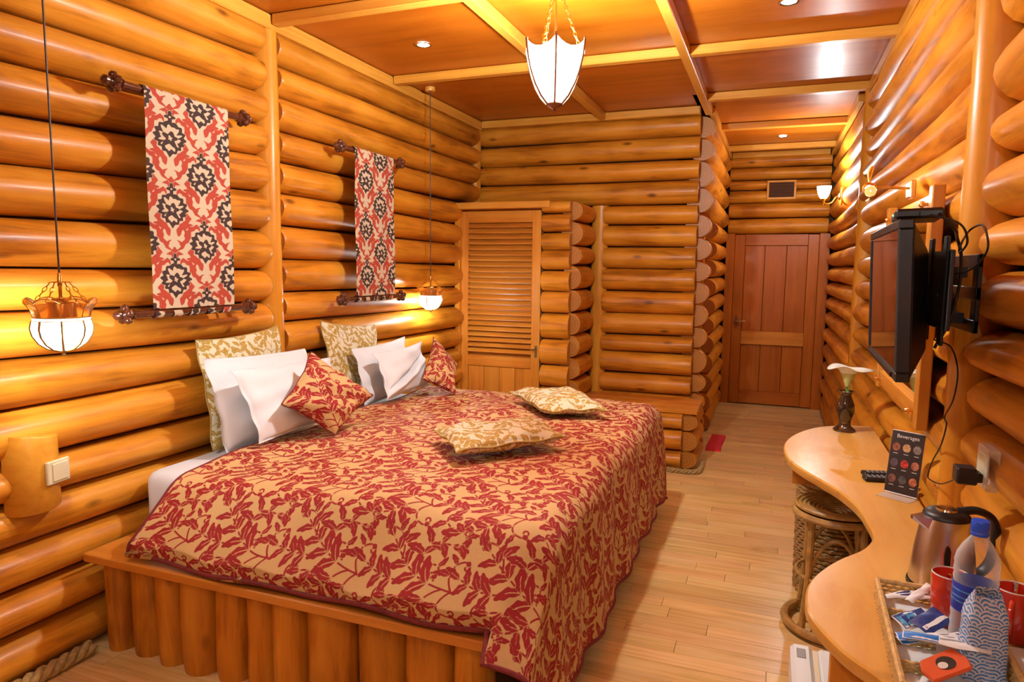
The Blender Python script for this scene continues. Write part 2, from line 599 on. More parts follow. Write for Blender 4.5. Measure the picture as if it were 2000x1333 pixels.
def spline(P, n=10):
    """Catmull-Rom through points"""
    P = [Vector(p) for p in P]
    Q = [P[0] * 2 - P[1]] + P + [P[-1] * 2 - P[-2]]
    out = []
    for i in range(1, len(Q) - 2):
        a, b, c, d = Q[i - 1], Q[i], Q[i + 1], Q[i + 2]
        for k in range(n):
            t = k / n
            out.append(0.5 * (2 * b + (c - a) * t + (2 * a - 5 * b + 4 * c - d) * t * t + (3 * b - a - 3 * c + d) * t ** 3))
    out.append(P[-1])
    return out


# ------------------------------------------------------------------ the room shell
CEIL = 2.85
# floor: sub-floor slab and bamboo boards laid across the room
floor = MB().box(-2.75, 0.80, -2.6, 8.5, -0.12, -0.014).build('floor', FLOOR, smooth=False)
tag(floor, kind='structure')
rows = []
y = 1.30
BW = 0.092
while y < 8.3:
    rows.append(y)
    y += BW
nb = 0
for i, y in enumerate(rows):
    yc = y + BW / 2
    if yc < 1.93:
        x0, x1 = -2.62, 0.68
    elif yc < 5.25:
        x0, x1 = -1.05, 0.68
    else:
        x0, x1 = -0.66, 0.68
    x = x0 - random.uniform(0, .9)
    while x < x1:
        L = random.choice([.62, .92, .92, 1.1])
        a, c = max(x, x0), min(x + L, x1)
        if c - a > .05:
            plank('floor_board', floor, ((a + c) / 2, yc, -0.007 + random.uniform(-.0006, .0006)), c - a - .0016, BW - .0016, .014, 'x',
                  FLOOR, bevel=.0008)
            nb += 1
        x += L

# ceiling: veneer panels in bays, battens below them
ceiling = struct('ceiling')
plank('ceiling_backing', ceiling, (-.98, 2.95, CEIL + .06), 11.1, 3.6, .06, 'y', FRAMEW)
xs_ = [-2.62, -1.40, -0.545, 0.70]
ys_ = [-2.5, -1.8, -0.6, 0.6, 1.8, 3.03, 4.25, 5.40]
for i in range(3):
    for j in range(7):
        a, b_ = xs_[i], xs_[i + 1]
        c, d = ys_[j], ys_[j + 1] if not (i < 2 and j == 6) else 5.86
        plank('ceiling_panel', ceiling, ((a + b_) / 2, (c + d) / 2, CEIL + .012), b_ - a - .004, d - c - .004, .018, 'x', PANEL)
for c, d in ((5.40, 6.55), (6.55, 7.70), (7.70, 8.40)):
    plank('ceiling_panel', ceiling, (0.03, (c + d) / 2, CEIL + .012), 1.32, d - c - .004, .018, 'x', PANEL)
for x, y1 in ((-1.40, 5.84), (-0.545, 5.84)):
    plank('ceiling_beam', ceiling, (x, (y1 - 2.5) / 2, CEIL - .03), y1 + 2.5, .055, .062, 'y', BEAM, bevel=.004)
for y in ys_[1:-1]:
    for a, b_ in ((-2.50, -1.4275), (-1.3725, -0.5725), (-0.5175, 0.56)):
        plank('ceiling_beam', ceiling, ((a + b_) / 2, y, CEIL - .0265), b_ - a, .062, .054, 'x', BEAM, bevel=.004)
for y in (5.40, 6.55, 7.70):
    plank('ceiling_beam', ceiling, (0.02, y, CEIL - .027), 1.08, .07, .055, 'x', BEAM, bevel=.004)

tr = plank('trim_1', None, (-2.545, 1.65, CEIL - .038), 8.25, .075, .075, 'y', BEAM, bevel=.006)
tr2 = plank('trim_2', None, (0.575, 1.45, CEIL - .038), 7.9, .05, .075, 'y', BEAM, bevel=.006)
tr3 = plank('trim_3', None, (-1.555, 5.775, CEIL - .032), 1.90, .07, .062, 'x', BEAM, bevel=.006)
tr4 = plank('trim_4', None, (-0.52, 7.0, CEIL - .032), 2.35, .05, .062, 'y', BEAM, bevel=.006)
tr5 = plank('trim_5', None, (0.545, 6.95, CEIL - .032), 2.5, .05, .062, 'y', BEAM, bevel=.006)
tr6 = plank('trim_6', None, (0.01, 8.16, CEIL - .03), 1.0, .06, .06, 'x', BEAM, bevel=.006)
for t_ in (tr, tr2, tr3, tr4, tr5, tr6):
    tag(t_, kind='structure')

# left wall -----------------------------------------------------------
wl = MB().box(-2.78, -2.63, -2.6, 6.0, 0, 2.88).build('wall_left', GAPSHADE, smooth=False)
tag(wl, kind='structure')
zn = [2.80, 2.59, 2.419, 2.244, 2.062, 1.892, 1.713, 1.536, 1.379, 1.207, 1.015, .825, .68, .509, .345, .185, .0]
zf = [2.81, 2.637, 2.455, 2.29, 2.126, 1.939, 1.73, 1.525, 1.352, 1.174, 1.02, .81, .655, .485, .33, .17, .0]
za = [a - (b - a) * .5 for a, b in zip(zn, zf)]
logs(wl, (-2.605, -2.45), (-2.605, 1.30), za, zn, .108)
logs(wl, (-2.605, 1.30), (-2.605, 2.965), zn, zf, .112)
post(wl, -2.60, 3.025, .094, .068, 0, 2.80, seed=3)
za = [2.80, 2.628, 2.463, 2.28, 2.117]
zb = [2.80, 2.628, 2.467, 2.295, 2.125]
logs(wl, (-2.605, 3.075), (-2.605, 5.74), za, zb, .108)
za = [2.117, 1.947, 1.771, 1.583, 1.399, 1.23, 1.04, .86, .69, .52, .345, .17, 0]
zb = [2.11, 1.924, 1.748, 1.571, 1.381, 1.215, 1.022, .85, .695, .52, .35, .18, 0]
logs(wl, (-2.605, 3.075), (-2.605, 5.36), za, zb, .108)
post(wl, -2.60, 5.79, .07, .055, 2.05, 2.82, seed=5)

# back wall -----------------------------------------------------------
wb = MB().box(-2.78, -.63, 5.93, 6.08, 0, 2.88).build('wall_back', GAPSHADE, smooth=False)
tag(wb, kind='structure')
z4 = [2.82, 2.638, 2.456, 2.29, 2.093]
logs(wb, (-2.55, 5.895), (-.605, 5.895), z4, z4, .112, round_end=.012)
z4 = [2.085, 1.923, 1.739, 1.553, 1.362, 1.17, .981, .835, .648, .479, .30, .12, 0]
logs(wb, (-1.385, 5.895), (-.605, 5.895), z4, z4, .112, round_end=.012)
post(wb, -1.432, 5.885, .075, .05, 0, 2.09, seed=8)

# wardrobe enclosure in the corner
ww = MB().box(-2.60, -1.60, 5.50, 5.93, 2.03, 2.085).build('wall_wardrobe', WARD, smooth=False)
tag(ww, kind='structure')
z5 = [2.09, 1.988, 1.84, 1.695, 1.531, 1.357, 1.177, .961, .745, .56, .38, .19, 0]
logs(ww, (-1.772, 5.375), (-1.535, 5.375), z5, z5, .092, round_end=.006)
z5 = [2.086, 1.926, 1.733, 1.577, 1.375, 1.191, 1.0, .816, .632, .45, .27, .09]
logs(ww, (-1.535, 5.368), (-1.535, 5.80), z5, z5, .088, round_end=.012)
plank('head_board', ww, (-2.13, 5.335, 2.062), .86, .12, .055, 'x', BEAM, bevel=.006)
plank('door_jamb', ww, (-2.548, 5.37, 1.015), 2.03, .07, .05, 'z', POST, bevel=.004)
MB().box(-1.79, -1.778, 5.36, 5.46, 0, 2.03).build('gap_shade_strip', GAPSHADE, ww, smooth=False)  # solid dark strip painted as the shade beside the wardrobe door

d1 = struct('door_1')
DY = 5.385
plank('stile', d1, (-2.490, DY, 1.03), 1.99, .032, .068, 'z', WARD, bevel=.003)
plank('stile', d1, (-1.838, DY, 1.03), 1.99, .032, .078, 'z', WARD, bevel=.003)
plank('rail', d1, (-2.166, DY, 1.975), .58, .032, .10, 'x', WARD, bevel=.003)
plank('rail', d1, (-2.166, DY, .745), .58, .032, .09, 'x', WARD, bevel=.003)
plank('rail', d1, (-2.166, DY, .085), .58, .032, .10, 'x', WARD, bevel=.003)
for i in range(24):
    z = .815 + (i + .5) * (1.925 - .815) / 24
    o = plank('louvre_slat', d1, (-2.166, DY - .004, z), .585, .052, .009, 'x', WARD, bevel=.002)
    o.rotation_euler = (R(36), 0, 0)
MB().box(-2.46, -1.87, DY + .022, DY + .028, .79, 1.93).build('louvre_backing', WARD, d1, smooth=False)
for i in range(4):
    plank('panel_board', d1, (-2.456 + .0725 + i * .145, DY + .004, .415), .57, .016, .142, 'z', WARD, bevel=.002)
hb = MB()
hb.box(-1.842, -1.822, DY - .022, DY - .015, .80, .90)
hb.tube([(-1.832, DY - .02, .875), (-1.832, DY - .045, .873), (-1.845, DY - .05, .868), (-1.875, DY - .05, .862)], .006)
hb.build('door_handle', OLDBRASS, d1)

# hall left wall, with a doorway onto the red mat
wh = MB().box(-.80, -.64, 6.70, 8.5, 0, 2.88).box(-.80, -.64, 5.93, 6.70, 2.05, 2.88).build('wall_hall_left', GAPSHADE, smooth=False)
tag(wh, kind='structure')
z6 = [2.80, 2.62, 2.438, 2.219, 2.008]
logs(wh, (-.598, 5.89), (-.598, 8.17), z6, z6, .108, round_end=.01)
z6 = [2.008, 1.813, 1.621, 1.449, 1.258, 1.065, .884, .665, .505, .33, .16, 0]
logs(wh, (-.60, 5.89), (-.60, 5.98), z6, z6, .112, round_end=.01)
z6 = [2.008, 1.83, 1.65, 1.47, 1.29, 1.11, .93, .75, .56, .38, .19, 0]
logs(wh, (-.60, 6.66), (-.60, 8.17), z6, z6, .106, round_end=.012)
plank('door_jamb', wh, (-.66, 5.985, 1.0), 2.0, .05, .10, 'z', POST, bevel=.004)
plank('door_jamb', wh, (-.66, 6.645, 1.0), 2.0, .05, .10, 'z', POST, bevel=.004)
d3 = struct('door_3')
for i in range(4):
    plank('door_board', d3, (-.70, 6.01 + .0763 + i * .1525, 1.0), 1.99, .151, .035, 'z', DOORW, bevel=.003)
MB().tube([(-.68, 6.08, .98), (-.645, 6.08, .98), (-.64, 6.10, .98), (-.64, 6.17, .975)], .008).build('door_handle', OLDBRASS, d3)

# hall end wall and door
we = MB().box(-.66, .70, 8.36, 8.5, 0, 2.88).build('wall_hall_end', GAPSHADE, smooth=False)
tag(we, kind='structure')
z7 = [2.82, 2.692, 2.553, 2.446, 2.30, 2.13, 1.955]
logs(we, (-.505, 8.27), (.535, 8.27), z7, z7, .10, round_end=.008)
d2 = struct('door_2')
DY = 8.27
plank('door_frame', d2, (-.475, DY, .98), 1.96, .09, .096, 'z', DOORW, bevel=.004)
plank('door_frame', d2, (.512, DY, .98), 1.96, .09, .106, 'z', DOORW, bevel=.004)
plank('stile', d2, (-.370, DY, .98), 1.94, .045, .11, 'z', DOORW, bevel=.004)
plank('stile', d2, (.402, DY, .98), 1.94, .045, .11, 'z', DOORW, bevel=.004)
plank('rail', d2, (.016, DY, 1.890), .660, .045, .125, 'x', DOORW, bevel=.004)
plank('rail', d2, (.016, DY - .012, .777), .668, .045, .155, 'x', WARD, bevel=.006)
plank('rail', d2, (.016, DY, .085), .660, .045, .145, 'x', DOORW, bevel=.004)
for i, (a, b_) in enumerate(((-.314, -.10), (-.10, .13), (.13, .346))):
    plank('panel_board', d2, ((a + b_) / 2, DY + .008, 1.34), .97, .03, b_ - a - .004, 'z', DOORW, bevel=.003)
    plank('panel_board', d2, ((a + b_) / 2, DY + .008, .43), .545, .03, b_ - a - .004, 'z', DOORW, bevel=.003)
hp = MB().prism([(-.39, .905), (-.375, .885), (-.36, .905), (-.352, .96), (-.36, 1.02), (-.375, 1.04), (-.39, 1.02), (-.398, .96)], 0, .008)
hp.v = [(x, DY - .024 - z, y) for x, y, z in hp.v]
hp.build('handle_plate', BRONZE, d2, smooth=False)
MB().tube([(-.375, DY - .03, .965), (-.375, DY - .065, .965), (-.36, DY - .07, .965), (-.27, DY - .068, .968)], [.009, .009, .009, .007]).build(
    'door_handle', CHROME, d2)

# right wall -----------------------------------------------------------
wr = MB().box(.70, .86, -2.6, 8.5, 0, 2.88).build('wall_right', GAPSHADE, smooth=False)
tag(wr, kind='structure')
zm = [2.80, 2.66, 2.50, 2.34, 2.19, 2.02, 1.85, 1.675, 1.53, 1.385, 1.225, 1.06, .90, .73, .56, .38, .19, 0]
zm2 = [2.80, 2.63, 2.45, 2.31, 2.17, 2.03, 1.86, 1.66, 1.50, 1.35, 1.17, 1.03, .88, .71, .55, .37, .19, 0]
logs(wr, (.655, 5.36), (.655, 2.56), zm2, zm, .112, wob=.011)
zr = [2.82, 2.63, 2.43, 2.239, 2.032, 1.889, 1.707, 1.565, 1.391, 1.245, 1.101, .936, .78, .62, .46, .30, .15, 0]
logs(wr, (.68, 2.42), (.68, -2.45), zr, zr, .118, wob=.018, round_end=.07)
post(wr, .615, 2.49, .085, .066, 0, 2.82, seed=11)
post(wr, .62, 5.43, .085, .07, 0, 2.82, seed=12)
zh = [2.80, 2.62, 2.47, 2.30, 2.10, 1.93, 1.76, 1.59, 1.43, 1.28, 1.12, .95, .77, .58, .39, .2, 0]
logs(wr, (.645, 8.20), (.645, 5.49), zh, zh, .112, wob=.011)

# wall behind the camera
wf = MB().box(-2.78, .80, -2.75, -2.60, 0, 2.88).build('wall_front', GAPSHADE, smooth=False)
tag(wf, kind='structure')
zz = [2.82 - i * .1763 for i in range(17)]
logs(wf, (.52, -2.56), (-2.52, -2.56), zz, zz, .11)

# ------------------------------------------------------------------ lamps
def chain(mb, a, b, n=7, r=.0016, lw=.007):
    """chain of links from a to b"""
    a, b = Vector(a), Vector(b)
    d = (b - a) / n
    t = d.normalized()
    u = t.orthogonal().normalized()
    w = t.cross(u)
    for i in range(n):
        c = a + d * (i + .5)
        s = u if i % 2 else w
        pts = [c + t * (math.cos(k * PI / 4) * d.length * .62) + s * (math.sin(k * PI / 4) * lw) for k in range(8)]
        mb.tube(pts, r, n=5, closed=True)


def area_of(o):
    return sum(p.area for p in o.data.polygons)


def central_pendant(loc, label, bulb):
    """six curved milk-glass panels between dark ribs, hung on three brass chains"""
    mat = GLOW_MAIN
    t = thing('pendant_lamp', label, 'lamp', loc, R(-11))
    prof = [(.034, 0.0), (.064, .03), (.092, .075), (.112, .125), (.126, .175), (.133, .215), (.1365, .245)]
    n = 6
    for k in range(n):
        a0, a1 = 2 * PI * k / n, 2 * PI * (k + 1) / n
        b = MB()
        M = 6
        for i in range(len(prof)):
            for j in range(M + 1):
                s = j / M
                r, z = prof[i]
                p0 = Vector((math.cos(a0) * r, math.sin(a0) * r, z))
                p1 = Vector((math.cos(a1) * r, math.sin(a1) * r, z))
                p = p0.lerp(p1, s)
                sag = .036 * 4 * s * (1 - s) * (i / (len(prof) - 1)) ** 6
                bul = 1 + .05 * 4 * s * (1 - s)
                b.v.append((p.x * bul, p.y * bul, p.z - sag))
        for i in range(len(prof) - 1):
            for j in range(M):
                o = i * (M + 1) + j
                b.f.append((o, o + 1, o + M + 2, o + M + 1))
                b.m.append(0)
        b.build('glass_panel', mat, t, angle=80)
        MB().tube([(math.cos(a0) * (r + .002), math.sin(a0) * (r + .002), z) for r, z in prof] +
                  [(math.cos(a0) * .1385, math.sin(a0) * .1385, .252)], .0052, n=6).build('rib', BRONZE, t)
    MB().sphere((0, 0, .185), .045, 14, 8).build('bulb', bulb, t)
    MB().lathe([(.002, -.034), (.006, -.032), (.008, -.026), (.004, -.022), (.016, -.016), (.030, -.008), (.036, .0), (.034, .005)], 18).build(
        'bottom_cap', BRONZE, t)
    MB().lathe([(.030, .455), (.034, .462), (.030, .470), (.012, .478), (.008, .49)], 16).build('top_ring', BRASS, t)
    for k in range(3):
        a = 2 * PI * (k + .25) / 3
        c = MB()
        chain(c, (math.cos(a) * .020, math.sin(a) * .020, .455), (math.cos(a) * .105, math.sin(a) * .105, .225), n=13, r=.0022, lw=.0065)
        c.build('chain', BRASS, t)
    MB().tube([(0, 0, .45), (0, 0, .22)], .006, n=8).build('stem', BRASS, t)
    MB().tube([(0, 0, .48), (0, 0, CEIL - loc[2] - .0)], .0028, n=6).build('cord', CORD, t)
    MB().lathe([(.045, CEIL - loc[2] - .03), (.055, CEIL - loc[2] - .015), (.055, CEIL - loc[2])], 20).build('ceiling_rose', BRASS, t)
    return t


def bedside_pendant(loc, label):
    """round milk-glass bowl of eight petals under a flared brass and amber gallery"""
    t = thing('bedside_pendant_lamp', label, 'lamp', loc, 0, 'pendant lamps beside the bed')
    n = 8
    prof = [(.014, 0), (.040, .008), (.064, .026), (.080, .052), (.085, .076), (.080, .100)]
    for k in range(n):
        a0, a1 = 2 * PI * k / n + .15, 2 * PI * (k + 1) / n + .15
        b = MB()
        M = 4
        for r, z in prof:
            for j in range(M + 1):
                s = j / M
                a = a0 + (a1 - a0) * s
                q = r * (1 + .03 * 4 * s * (1 - s))
                b.v.append((math.cos(a) * q, math.sin(a) * q, z))
        for i in range(len(prof) - 1):
            for j in range(M):
                o = i * (M + 1) + j
                b.f.append((o, o + 1, o + M + 2, o + M + 1))
                b.m.append(0)
        b.build('glass_petal', GLOW_BED, t, angle=80)
        MB().tube([(math.cos(a0) * (r + .0015), math.sin(a0) * (r + .0015), z) for r, z in prof], .0044, n=5).build('rib', OLDBRASS, t)
        # flared gallery leaf
        g = MB()
        pr = [(.079, .112), (.083, .128), (.091, .146), (.101, .158)]
        for i, (r, z) in enumerate(pr):
            for j in range(M + 1):
                s = j / M
                a = a0 + (a1 - a0) * s
                dz = .016 * 4 * s * (1 - s) * (i / 3) ** 2
                g.v.append((math.cos(a) * r, math.sin(a) * r, z + dz))
        for i in range(len(pr) - 1):
            for j in range(M):
                o = i * (M + 1) + j
                g.f.append((o, o + 1, o + M + 2, o + M + 1))
                g.m.append(0)
        go = g.build('gallery_leaf', GLASSY, t, angle=80)
        rim = [(math.cos(a0) * r, math.sin(a0) * r, z) for r, z in pr]
        top = [(math.cos(a0 + (a1 - a0) * s) * .1015, math.sin(a0 + (a1 - a0) * s) * .1015, .158 + .016 * 4 * s * (1 - s)) for s in
               [i / 6 for i in range(7)]]
        MB().tube(rim + top, .0017, n=5).build('leaf_edge', BRASS, go)
    MB().lathe([(.081, .099), (.083, .1005), (.081, .102)], 32).lathe([(.081, .110), (.083, .1115), (.081, .113)], 32).build('band', OLDBRASS, t)
    MB().lathe([(.0805, .102), (.0815, .106), (.0805, .110)], 32, caps=False).build('beaded_band', GLOW_BED, t)
    MB().lathe([(.001, -.018), (.006, -.014), (.005, -.008), (.014, -.003), (.017, .002)], 12).build('finial', OLDBRASS, t)
    MB().sphere((0, 0, .058), .022, 12, 8).build('bulb', BULB_BED, t)
    MB().lathe([(.034, .115), (.034, .165), (.028, .172), (.006, .176), (.0055, .21), (.008, .214), (.006, .225)], 16).build('socket', BRASS, t)
    MB().lathe([(.034, .224), (.035, .226), (.008, .228), (.007, .24), (.005, .255)], 16).build('canopy_plate', BRASS, t)
    for k in range(4):
        a = 2 * PI * (k + .3) / 4
        c = MB()
        chain(c, (math.cos(a) * .030, math.sin(a) * .030, .224), (math.cos(a) * .088, math.sin(a) * .088, .150), n=5, r=.0013, lw=.005)
        c.build('chain', BRASS, t)
    MB().tube([(0, 0, .24), (0, 0, CEIL - loc[2])], .0032, n=6).build('cord', CORD, t)
    MB().lathe([(.036, CEIL - loc[2] - .03), (.038, CEIL - loc[2] - .026), (.038, CEIL - loc[2])], 16).build('ceiling_rose', BEAM, t)
    return t


def sconce(loc, label, bulb):
    """wall lamp: pleated milk-glass cup on a brass arm, round wooden wall plate; wall on +x"""
    t = thing('wall_sconce', label, 'lamp', loc)
    n = 8
    prof = [(.020, 0), (.034, .02), (.048, .055), (.057, .09), (.060, .112)]
    for k in range(n):
        a0, a1 = 2 * PI * k / n, 2 * PI * (k + 1) / n
        b = MB()
        M = 3
        for r, z in prof:
            for j in range(M + 1):
                s = j / M
                a = a0 + (a1 - a0) * s
                q = r * (1 + .03 * 4 * s * (1 - s))
                b.v.append((math.cos(a) * q, math.sin(a) * q, z))
        for i in range(len(prof) - 1):
            for j in range(M):
                o = i * (M + 1) + j
                b.f.append((o, o + 1, o + M + 2, o + M + 1))
                b.m.append(0)
        b.build('glass_panel', GLOW_SC, t, angle=80)
        MB().tube([(math.cos(a0) * (r + .001), math.sin(a0) * (r + .001), z) for r, z in prof], .002, n=5).build('rib', OLDBRASS, t)
    MB().sphere((0, 0, .062), .022, 12, 8).build('bulb', bulb, t)
    MB().lathe([(.003, -.055), (.006, -.05), (.004, -.04), (.010, -.03), (.012, -.02), (.020, -.006), (.023, .004)], 12).build('cup', BRASS, t)
    MB().tube(spline([(0, 0, -.03), (.03, 0, -.045), (.07, 0, -.03), (.10, 0, .015), (.135, 0, .02)], 5), .006, n=8).build('arm', BRASS, t)
    w = MB().lathe([(.03, 0), (.036, .006), (.03, .014), (.012, .02)], 16)
    w.v = [(.135 - z, x, y + .02) for x, y, z in w.v]
    w.build('wall_rosette', BRASS, t)
    p = MB().lathe([(.062, 0), (.066, .006), (.062, .018)], 20, sy=1.25)
    p.v = [(.155 - z, x, y + .02) for x, y, z in p.v]
    p.build('wall_plate', FRAMEW, t)
    return t


def downlight(loc, label):
    t = thing('downlight', label, 'lamp', loc, 0, 'recessed downlights')
    MB().lathe([(.040, .002), (.048, .0), (.050, -.003), (.046, -.006), (.036, -.004)], 20, caps=False).build('trim_ring', CHROME, t)
    MB().lathe([(.001, -.002), (.036, -.002)], 20, caps=False).build('lens', GLOW_DOWN, t)
    return t


# bulb area 4 pi r^2; emitted power P gives radiance P / (pi A)
def bulb_mat(name, P, r):
    return glow(name, LAMP, P / (PI * 4 * PI * r * r))


CLEAR = .55
GLOW_MAIN = milk_glass('lit_glass_main', 14.0, CLEAR)
GLOW_BED = milk_glass('lit_glass_bedside', 3.2, CLEAR)
GLOW_SC = milk_glass('lit_glass_sconce', 3.2, CLEAR)
BULB_MAIN = bulb_mat('lit_bulb_main', P_MAIN / CLEAR, .045)
BULB_BACK = bulb_mat('lit_bulb_back', P_BACK / CLEAR, .045)
BULB_BED = bulb_mat('lit_bulb_bedside', P_BED / CLEAR, .022)
BULB_SC = bulb_mat('lit_bulb_sconce', P_SCONCE / CLEAR, .022)
BULB_SC2 = bulb_mat('lit_bulb_sconce_back', P_SCONCE2 / CLEAR, .022)
GLOW_DOWN = glow('lit_downlight', (1, .96, .92), 60.0)

central_pendant((-.905, 2.85, 2.243), 'large tulip-shaped white glass pendant lamp hanging from the middle of the ceiling', BULB_MAIN)
central_pendant((-.90, -.10, 2.255), 'tulip-shaped white glass pendant lamp nearest the camera end of the room', BULB_BACK)
bedside_pendant((-2.17, 1.55, 1.262), 'round white glass pendant with brass gallery hanging above the switch block')
bedside_pendant((-2.40, 4.567, 1.225), 'round white glass pendant with brass gallery hanging near the louvred wardrobe')
sconce((.385, 6.72, 2.185), 'lit white glass wall lamp on brass arm near the hall door', BULB_SC)
sconce((.40, -.75, 2.10), 'lit white glass wall lamp on the wall behind the camera', BULB_SC2)
downlight((-1.988, 3.70, CEIL), 'small recessed downlight in the ceiling panel above the bed pillows')
downlight((.008, 3.706, CEIL), 'small recessed downlight in the ceiling panel above the passage')
downlight((.023, 7.275, CEIL), 'small recessed downlight in the ceiling near the hall door')

# ------------------------------------------------------------------ cloth figure
CW, CH = .30, .36


def damask_items():
    stems, leaves = [], []

    def bez(p, t):
        p = np.array(p, float)
        while len(p) > 1:
            p = p[:-1] * (1 - t) + p[1:] * t
        return p[0]

    def sprig(P,n,l0,l1,w=.50,t0=.15,side=0,spread=38,sw=.0034,curl=0,tip=1.25):
        P=[(x*CW,y*CH) for x,y in P]
        pts=[bez(P,t) for t in np.linspace(0,1,9)]
        if curl:
            d=pts[-1]-pts[-2];a=math.atan2(d[1],d[0]);p=pts[-1]
            st=.011
            for i in range(9):
                a+=curl*(.35+.07*i);st*=.93
                p=p+np.array([math.cos(a),math.sin(a)])*st;pts.append(p)
            leaves.append((p,a,.022,.020,0))
        for a,b in zip(pts[:-1],pts[1:]): stems.append((a,b,sw))
        for i in range(n):
            t=t0+(1-t0)*(i+.3)/n
            p=bez(P,t);d=bez(P,min(1,t+.02))-bez(P,t-.02);ang=math.atan2(d[1],d[0])
            l=l0+(l1-l0)*i/max(1,n-1)
            for s in ((1,-1) if side==0 else (side,)):
                leaves.append((p,ang+s*R(spread),l,l*w,-s*1.0))
        if not curl:
            d=bez(P,1)-bez(P,.95);leaves.append((bez(P,1),math.atan2(d[1],d[0]),l1*tip,l1*w*1.15,.15))
    sprig([(.30,-.06),(.34,.22),(.46,.42),(.80,.70)],4,.096,.070,t0=.30,spread=30,w=.44)
    sprig([(.42,.18),(.62,.42),(.94,.42),(.84,.12)],3,.074,.060,t0=.35,spread=38,w=.46)
    sprig([(.33,.08),(.26,.26),(.04,.26),(.0,.54)],3,.080,.064,t0=.25,spread=34,w=.46)
    sprig([(.0,.54),(.0,.70),(.14,.80),(.24,.72)],1,.056,.046,side=1,spread=50,curl=-1,t0=.3)
    sprig([(.42,.42),(.37,.58),(.34,.72),(.46,.92)],3,.076,.060,t0=.30,spread=34,w=.46)
    sprig([(.30,-.02),(.46,.08),(.62,.06),(.66,-.06)],2,.058,.044,side=1,t0=.25,spread=46,curl=-1)
    sprig([(.30,.0),(.18,.12),(.06,.10),(.02,-.02)],2,.056,.044,side=-1,t0=.25,spread=46,curl=1)
    sprig([(.84,.12),(.82,.0),(.92,-.06),(.99,.02)],2,.054,.044,side=-1,spread=46,t0=.1)
    sprig([(.62,.56),(.72,.56),(.90,.58),(.92,.74)],2,.060,.05,side=-1,spread=40,t0=.3,curl=1)
    sprig([(.14,.28),(.20,.40),(.24,.48),(.20,.58)],1,.052,.046,side=1,spread=44,t0=.4)
    sprig([(.60,.30),(.62,.22),(.60,.16),(.52,.16)],1,.044,.04,side=1,spread=44,t0=.3,curl=-1)
    return stems, leaves


def damask(u, v, veins=True):
    """signed distance (m) to the leaf figure over flat cloth coordinates"""
    stems, leaves = damask_items()
    F = np.full(u.shape, -.02, np.float32)
    u = u.astype(np.float32)
    v = v.astype(np.float32)

    def local(c):
        px = u - np.float32(c[0])
        py = v - np.float32(c[1])
        n = np.floor(px / CW + .5)
        px = px - n * CW
        py = py - .5 * CH * n
        py = py - np.floor(py / CH + .5) * CH
        return px, py
    for a, b, w in stems:
        m = (a + b) / 2
        px, py = local(m)
        d = b - a
        L = float(np.hypot(*d))
        d = d / L
        t = np.clip(px * d[0] + py * d[1], -L / 2, L / 2)
        F = np.maximum(F, w - np.hypot(px - t * d[0], py - t * d[1]))
    for p, a, l, w, k in leaves:
        c, s = math.cos(a), math.sin(a)
        px, py = local(p + np.array([c, s]) * l * .5)
        x = (px * c + py * s) / l + .5
        y = (-px * s + py * c) / l + k * .42 * (((px * c + py * s) / l + .5) ** 2 - .1)
        near = (np.abs(x - .5) < .9) & (np.abs(y) < .8)
        x, y = x[near], y[near]
        xx = np.clip(x, 0, 1)
        wid = (w / l) * .56 * np.sin(PI * xx ** 1.35).clip(0, 1) ** .7
        wid = wid * (1 - .24 * np.sin(xx * 9.4 + .6) ** 2)
        d = wid - np.abs(y) - np.maximum(np.abs(x - .5) - .5, 0) * 2
        D = d * l
        if veins:
            D = np.minimum(D, np.where((x < .66) & (x > 0), (np.abs(y) - .020) * l, 9))
        F[near] = np.maximum(np.minimum(F[near], -d * l - .0024), D)
    return F


